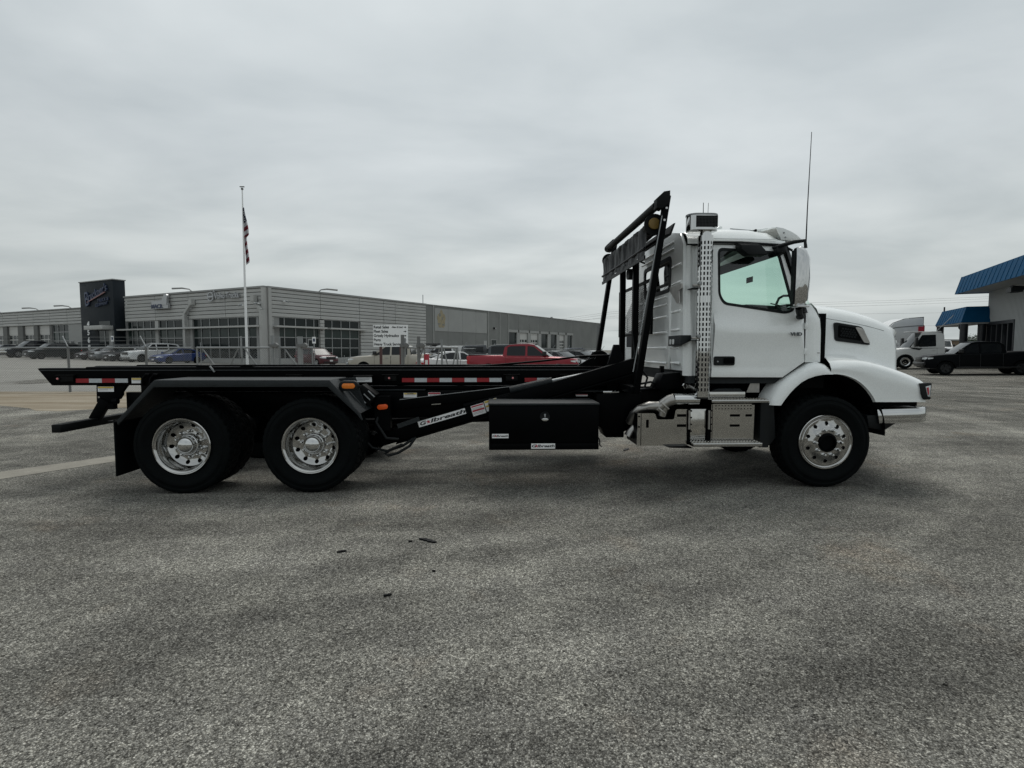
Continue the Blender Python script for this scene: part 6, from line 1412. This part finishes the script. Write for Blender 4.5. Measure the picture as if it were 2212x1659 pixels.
vehicle('pickup_truck', 'white pickup facing the camera beyond the canopy', 'pickup', 'pickup', (0.60,0.61,0.61), 2032, 60, (-0.65,-0.76), metal=0)
# ================================================================ fence, gate, flag, signs, far things
GALV = pmat('galvanised fence pipe', (0.26,0.275,0.28), 0.5, 0.4, var=0.12, scale=5)
GALD = pmat('weathered fence post', (0.17,0.175,0.175), 0.6, 0.3, var=0.12, scale=5)
WIRE = pmat('chain-link wire', (0.20,0.21,0.21), 0.55, 0.3, var=0.1)
RUST = pmat('brown sign post', (0.085,0.040,0.038), 0.7, var=0.15)
FY, FH = 19.35, 1.62
def fx(u, Y=FY): return (u-1106)/1150*Y
def chain(b, p0, p1, z0, z1, pitch=0.085, r=0.0032):
    p0, p1 = Vector(p0), Vector(p1); Ln = (p1-p0).length; d_ = (p1-p0)/Ln; h = z1-z0
    for sg in (1, -1):
        k = -int(h/pitch)-1
        while k*pitch < Ln + h:
            s0 = k*pitch; a0, a1 = s0, s0+h          # line from (a0,z0) to (a1,z1)
            t0, t1 = max(0.0, (0-a0)/h), min(1.0, (Ln-a0)/h)
            if t1-t0 > 0.02:
                def pt(t):
                    s_ = a0+h*t; zz = z0+h*t if sg > 0 else z1-h*t; q = p0+d_*s_; return (q.x, q.y, zz)
                b.tube([pt(t0), pt(t1)], r, 3, caps=False)
            k += 1
fence = thing('chain_link_fence', 'long chain-link fence with barbed-wire arms left of the gate', 'fence', (fx(150), FY, 0))
FI = Matrix.Translation((-fx(150), -FY, 0))
def fpart(mb, name, mat, root=fence, inv=FI, **k):
    o = mb.build(name, mat, root, **k); o.matrix_parent_inverse = inv; return o
posts = [-250, -80, 149, 317]
for u in posts:
    x = fx(u); fpart(MB().tube([(x, FY, -0.2), (x, FY, FH+0.05)], 0.040, 10), 'fence_post', GALD)
    fpart(MB().tube([(x, FY, FH+0.03), (x-0.26, FY+0.10, FH+0.42)], 0.020, 6), 'barb_arm', GALV)
x0, x1 = fx(-300), fx(416)
fpart(MB().tube([(x0, FY, FH), (x1, FY, FH)], 0.026, 8), 'top_rail', GALV)
b = MB(); chain(b, (x0, FY-0.03), (x1, FY-0.03), 0.03, FH); stuff(fpart(b, 'chain_link_fabric', WIRE, smooth=0))
for k in range(3): fpart(MB().tube([(x0, FY+0.03+0.03*k, FH+0.12+0.13*k), (x1, FY+0.03+0.03*k, FH+0.12+0.13*k)], 0.004, 4), 'barbed_wire', WIRE)
# sliding gate leaves
def gate(name, label, u0, u1, ups, diags, yo, fabric=True, arms=()):
    xa, xb = fx(u0), fx(u1); y = FY+yo
    g_ = thing(name, label, 'gate', ((xa+xb)/2, y, 0)); inv = Matrix.Translation((-(xa+xb)/2, -y, 0))
    def P(mb, nm, m): o = mb.build(nm, m, g_); o.matrix_parent_inverse = inv; return o
    P(MB().tube([(xa, y, FH), (xb, y, FH)], 0.034, 8), 'top_rail', GALV); P(MB().tube([(xa, y, 0.12), (xb, y, 0.12)], 0.034, 8), 'bottom_rail', GALV)
    for u in ups: P(MB().tube([(fx(u), y, 0.10), (fx(u), y, FH)], 0.034, 8), 'upright', GALV)
    for ua, ub in diags: P(MB().tube([(fx(ua), y, FH-0.03), (fx(ub), y, 0.16)], 0.026, 8), 'diagonal_brace', GALV)
    for u, hh in arms: P(MB().tube([(fx(u), y-0.05, FH-0.35), (fx(u), y-0.05, FH+hh)], 0.036, 8), 'roller_post', GALV)
    if fabric: b = MB(); chain(b, (xa, y-0.03), (xb, y-0.03), 0.12, FH); stuff(P(b, 'chain_link_fabric', WIRE))
    return g_
gate('sliding_gate', 'galvanised sliding gate leaf with crossed braces beside the flagpole', 418, 672, (418, 516, 599, 670), ((430,488),(508,466),(522,582),(609,668)), 0.25, arms=((516.5,0.42),(600,0.40)))
gate('sliding_gate', 'galvanised sliding gate leaf right of the direction sign posts', 868, 988, (868, 915, 953, 987), ((912,884),(948,930),(957,976),(985,966)), 0.25, fabric=False, arms=((873,0.35),(953,0.30)))
# gate posts with rollers
for u, r_, hh, lab in ((592, 0.060, 0.44, 'thick gate post with roller at the left of the gate opening'), (652, 0.095, 0.40, 'thickest grey gate post beside the maroon crossover'), (871.5, 0.066, 0.46, 'dark gate post standing before the direction sign'), (906, 0.060, 0.40, 'gate post with roller in front of the beige pickup tail')):
    x = fx(u); p = thing('gate_post', lab, 'post', (x, FY-0.1, 0), group='gate posts')
    MB().tube([(0,0,-0.2),(0,0,FH+hh)], r_, 12).build('post_pipe', GALD if u > 860 else GALV, p); MB().lathe([(0.0005,0.1),(r_*1.05,0.06),(r_*1.1,0.0),(r_*1.0,-0.02)], (0,0,0), 12) if False else None
    MB().lathe([(0.0005,-0.09),(0.085,-0.08),(0.09,0.0),(0.085,0.08),(0.0005,0.09)], (r_+0.09, -0.05, FH+0.08), 14).build('gate_roller', GALD, p); MB().box(-r_-0.02, r_+0.12, -r_-0.02, r_+0.02, FH+0.02, FH+0.12).build('roller_bracket', GALD, p)
# fence running away on the right
rf = thing('chain_link_fence', 'receding chain-link fence with barbed-wire arms right of the gate', 'fence', ((1000-1106)/1150*34.5, 34.5, 0)); RI = Matrix.Translation((106/1150*34.5, -34.5, 0))
A_, B_ = Vector(((1000-1106)/1150*34.5, 34.5, 0)), Vector(((1300-1106)/1150*62, 62, 0)); nP = 8
for k in range(nP+1):
    p = A_ + (B_-A_)*k/nP
    fpart(MB().tube([(p.x,p.y,-0.2),(p.x,p.y,FH+0.03)], 0.04, 8), 'fence_post', GALD, rf, RI); fpart(MB().tube([(p.x,p.y,FH),(p.x+0.28,p.y-0.05,FH+0.38)], 0.02, 6), 'barb_arm', GALV, rf, RI)
fpart(MB().tube([(A_.x,A_.y,FH),(B_.x,B_.y,FH)], 0.026, 8), 'top_rail', GALV, rf, RI)
b = MB(); chain(b, (A_.x,A_.y), (B_.x,B_.y), 0.05, FH, 0.11, 0.0035); stuff(fpart(b, 'chain_link_fabric', WIRE, rf, RI, smooth=0))

# ---- direction sign on two posts
SX, SY = -5.91, 26.0
sg_ = thing('direction_sign', 'white direction sign board listing five departments on brown posts', 'sign', (SX, SY, 0))
bd = MB().box(-0.845, 0.845, 0, 0.03, 1.69, 2.76).build('sign_board', WHITE, sg_)
for x in (-0.50, 0.48): MB().box(x-0.06, x+0.06, 0.03, 0.12, -0.2, 1.75).build('sign_post', RUST, sg_)
for k, t_ in enumerate(('Retail Sales', 'Fleet Sales', 'Grizzly Hydraulics', 'Parts', 'Heavy Truck Service')):
    z = 2.64 - 0.207*k
    text('sign_line', t_, 0.185, frame((-0.82, -0.004, z), (1,0,0), (0,0,1), (0,-1,0)), BLKP, bd, 0.002, bold=0.0045, align='LEFT', sx=0.90)
    ax = 0.64
    MB().prism([(ax,z+0.014),(ax+0.07,z+0.014),(ax+0.07,z+0.045),(ax+0.14,z),(ax+0.07,z-0.045),(ax+0.07,z-0.014),(ax,z-0.014)], -0.006, -0.001).build('sign_arrow', BLKP, bd)
text('sign_line', '-New & Used', 0.135, frame((0.055, -0.004, 2.64), (1,0,0), (0,0,1), (0,-1,0)), BLKP, bd, 0.002, bold=0.003, align='LEFT', sx=0.72)
# ---- flagpole with limp flag
FX, FYP = -23.85, 48.0
fp = thing('flagpole', 'tall white flagpole rising before the showroom windows', 'flagpole', (FX, FYP, 0))
MB().tube([(0,0,-0.1),(0.0,0,6),(0.03,0,15.7)], [0.115,0.10,0.05], 12).build('pole', WHITE, fp); MB().lathe([(0.0005,-0.18),(0.12,-0.10),(0.15,0),(0.12,0.10),(0.0005,0.18)], (0.03,0,15.75), 12) if False else None
MB(Matrix.Translation((0.03,0,15.72)) @ Matrix.Rotation(R(90),4,'X')).lathe([(0.0005,-0.10),(0.09,-0.07),(0.11,0),(0.09,0.08),(0.0005,0.11)], n=12).build('truck_cap', GALD, fp); MB().box(-0.17,0.22,-0.07,0.07,15.88,15.94).build('finial', GALD, fp)
FN = pmat('flag navy', (0.020,0.024,0.050), 0.8); FRD = pmat('flag red', (0.16,0.014,0.025), 0.8); FW = pmat('flag white', (0.50,0.50,0.52), 0.8)
flag = thing('flag', 'limp striped flag hanging down the white flagpole', 'flag', (FX, FYP, 9.0))
def fold(t): return 0.10 + 0.30*smooth01(t/0.45) * (1-0.70*smooth01((t-0.50)/0.06)) + 0.10*smooth01((t-0.6)/0.35)
ztop_, zbot_ = 5.0, 0.05
def fring(t, sh):
    z = ztop_+(zbot_-ztop_)*t; w = fold(t); r_ = []
    for q in range(9):
        k = q/8; r_.append((0.06+0.05*t + w*k + 0.10*t*t, (-1 if q % 2 else 1)*0.07*(0.4+0.6*k) - 0.08, z + sh*k*0.25))
    return r_
cuts_ = [(0.0,0.27,FN)]; t_ = 0.27; k = 0
while t_ < 0.99: cuts_.append((t_, min(1, t_+0.070), FW if k % 2 == 0 else FRD)); t_ += 0.070; k += 1
for a, b_, m in cuts_: o = MB().loft([fring(a+(b_-a)*j/4, 1 if a > 0.2 else 0.6*j/4+0.4) for j in range(5)], closed=False).build('flag_canton' if m is FN else 'flag_stripe', m, flag, smooth=70)
for k in range(8):
    z = 4.7-0.15*k; MB(Matrix.Translation((0.14+0.06*(k%3),-0.17,z))).prism([(math.cos(R(90+36*j))*(0.06 if j%2==0 else 0.025), math.sin(R(90+36*j))*(0.06 if j%2==0 else 0.025)) for j in range(10)], -0.01, 0.0).build('flag_star', FW, flag)
# ---- small parking signs
for (u, v0, v1, Y_, lab) in ((680, 728, 742, 46, 'small white parking sign on a thin pole beside the ramp'), (246, 733, 745, 58, 'small white parking sign before the charcoal tower entrance'), (435, 742, 752, 47, 'bare sign pole seen through the sliding gate')):
    X = (u-1106)/1150*Y_; s_ = thing('parking_sign', lab, 'sign', (X, Y_, gz(X, Y_)), group='parking signs')
    za_, zb2 = 1.535+(756-v1)/1150*Y_, 1.535+(756-v0)/1150*Y_
    MB().tube([(0,0,-0.1),(0,0,zb2)], 0.03, 8).build('sign_pole', GALV, s_)
    if u != 435:
        p = MB().box(-0.15,0.15,-0.05,-0.03,za_,zb2).build('sign_plate', WHITE, s_); MB().box(-0.09,0.09,-0.054,-0.051,za_+0.28*(zb2-za_),za_+0.75*(zb2-za_)).build('sign_symbol', NAVY, p)
# fire extinguisher / red valve box and bollard by the gate
bx = thing('red_valve_box', 'narrow red cabinet fixed to the gate upright', 'cabinet', (fx(921), FY+0.1, 0.75)); MB().box(-0.09,0.09,-0.05,0.05,0,0.62).build('cabinet_body', REDD, bx, bevel=0.02); MB().box(-0.05,0.05,-0.055,-0.051,0.2,0.42).build('cabinet_label', WHITE, bx); MB().box(-0.03,0.03,-0.0,0.16,0.1,0.5).build('cabinet_clamp', GALD, bx)
# lamp post behind the gantry and overhead wires
lp = thing('lamp_post', 'grey steel lamp post standing behind the far gantry post', 'lamp post', (8.4, 52, 0)); MB().tube([(0,0,-0.1),(0,0,4.0)], [0.22,0.16], 10).build('post_shaft', GALD, lp); MB().box(-0.25,0.25,-0.25,0.25,-0.1,0.5).build('post_base', TILT2, lp)
for k, (dz_, pts_) in enumerate(((-8.6, 1), (-4.1, 1), (-1.6, 0), (-0.7, 0), (0.0, 0))):
    Y_ = 190; kn = [(5,10.3),(20,12.9),(35,15.0),(60,16.9),(105,18.2),(140,19.2),(175,20.6),(240,24.0)]
    w = thing('power_line', ('lowest', 'second lowest', 'middle', 'second highest', 'highest')[k] + ' of the overhead power lines crossing the far sky', 'power line', (105, Y_, 18.2+dz_), group='overhead power lines')
    MB().tube([(x_-105, 0, z_-18.2 if not pts_ else (z_-18.2)*0.4) for x_, z_ in kn], 0.03, 4).build('wire', TRIM, w)
# far low building and tree under the canopy
fb = thing('far_warehouse', 'low tan warehouse far beyond the canopy columns', 'building', (140, 165, 0)); BRN = pmat('tan brick wall', (0.17,0.125,0.085), 0.8, var=0.12, scale=0.4)
MB().box(-9,14,0,14,-0.5,4.4).build('wall', BRN, fb); MB().box(-9.3,14.3,-0.3,14.3,4.4,4.8).build('roof', TRIM, fb); MB().box(-26,-9.3,0,10,-0.5,3.4).build('annex', TRIM, fb); MB().box(-2,0,-0.1,-0.02,-0.5,2.6).build('door', DKFR, fb)
LEAF = pmat('tree leaves', (0.045,0.070,0.040), 0.7, var=0.35, scale=1.2); BARK = pmat('tree bark', (0.07,0.055,0.045), 0.9, var=0.2)
def tree(label, X, Y_, h, w, seed, group=None):
    rd = random.Random(seed); t_ = thing('tree', label, 'tree', (X, Y_, gz(X, Y_)), group=group)
    tb_ = MB(); tb_.tube([(0,0,-0.2),(0.05,0,h*0.3),(0.0,0.1,h*0.62)], [0.16,0.12,0.05], 8)
    for k in range(6):
        a = rd.uniform(0,6.28); tb_.tube([(0.02,0,h*0.28+0.06*k*h*0.5),(math.cos(a)*w*0.25,math.sin(a)*w*0.25,h*(0.5+0.05*k)),(math.cos(a)*w*0.4,math.sin(a)*w*0.4,h*(0.62+0.05*k))], [0.06,0.04,0.015], 6)
    tb_.build('trunk', BARK, t_)
    c_ = MB()
    cl = [(rd.gauss(0,w*0.22), rd.gauss(0,w*0.22), h*rd.uniform(0.42,0.93), rd.uniform(0.18,0.32)*w) for _ in range(16)]
    for x, y, z, r_ in cl:
        for _ in range(110):
            p = Vector((rd.gauss(0,1), rd.gauss(0,1), rd.gauss(0,0.8))).normalized()*r_*rd.uniform(0.45,1.0); q = Vector((x,y,z))+p; s_ = rd.uniform(0.10,0.2)
            a, b_ = Vector((rd.gauss(0,1),rd.gauss(0,1),rd.gauss(0,1))).normalized(), Vector((rd.gauss(0,1),rd.gauss(0,1),rd.gauss(0,1))).normalized()
            c_.f([c_.v(q-a*s_), c_.v(q+b_*s_*0.6), c_.v(q+a*s_), c_.v(q-b_*s_*0.6)])
    c_.build('crown', LEAF, t_, smooth=0)
tree('small round tree beside the tan warehouse between the canopy columns', (2104-1106)/1150*110, 110, 3.6, 4.2, 5)
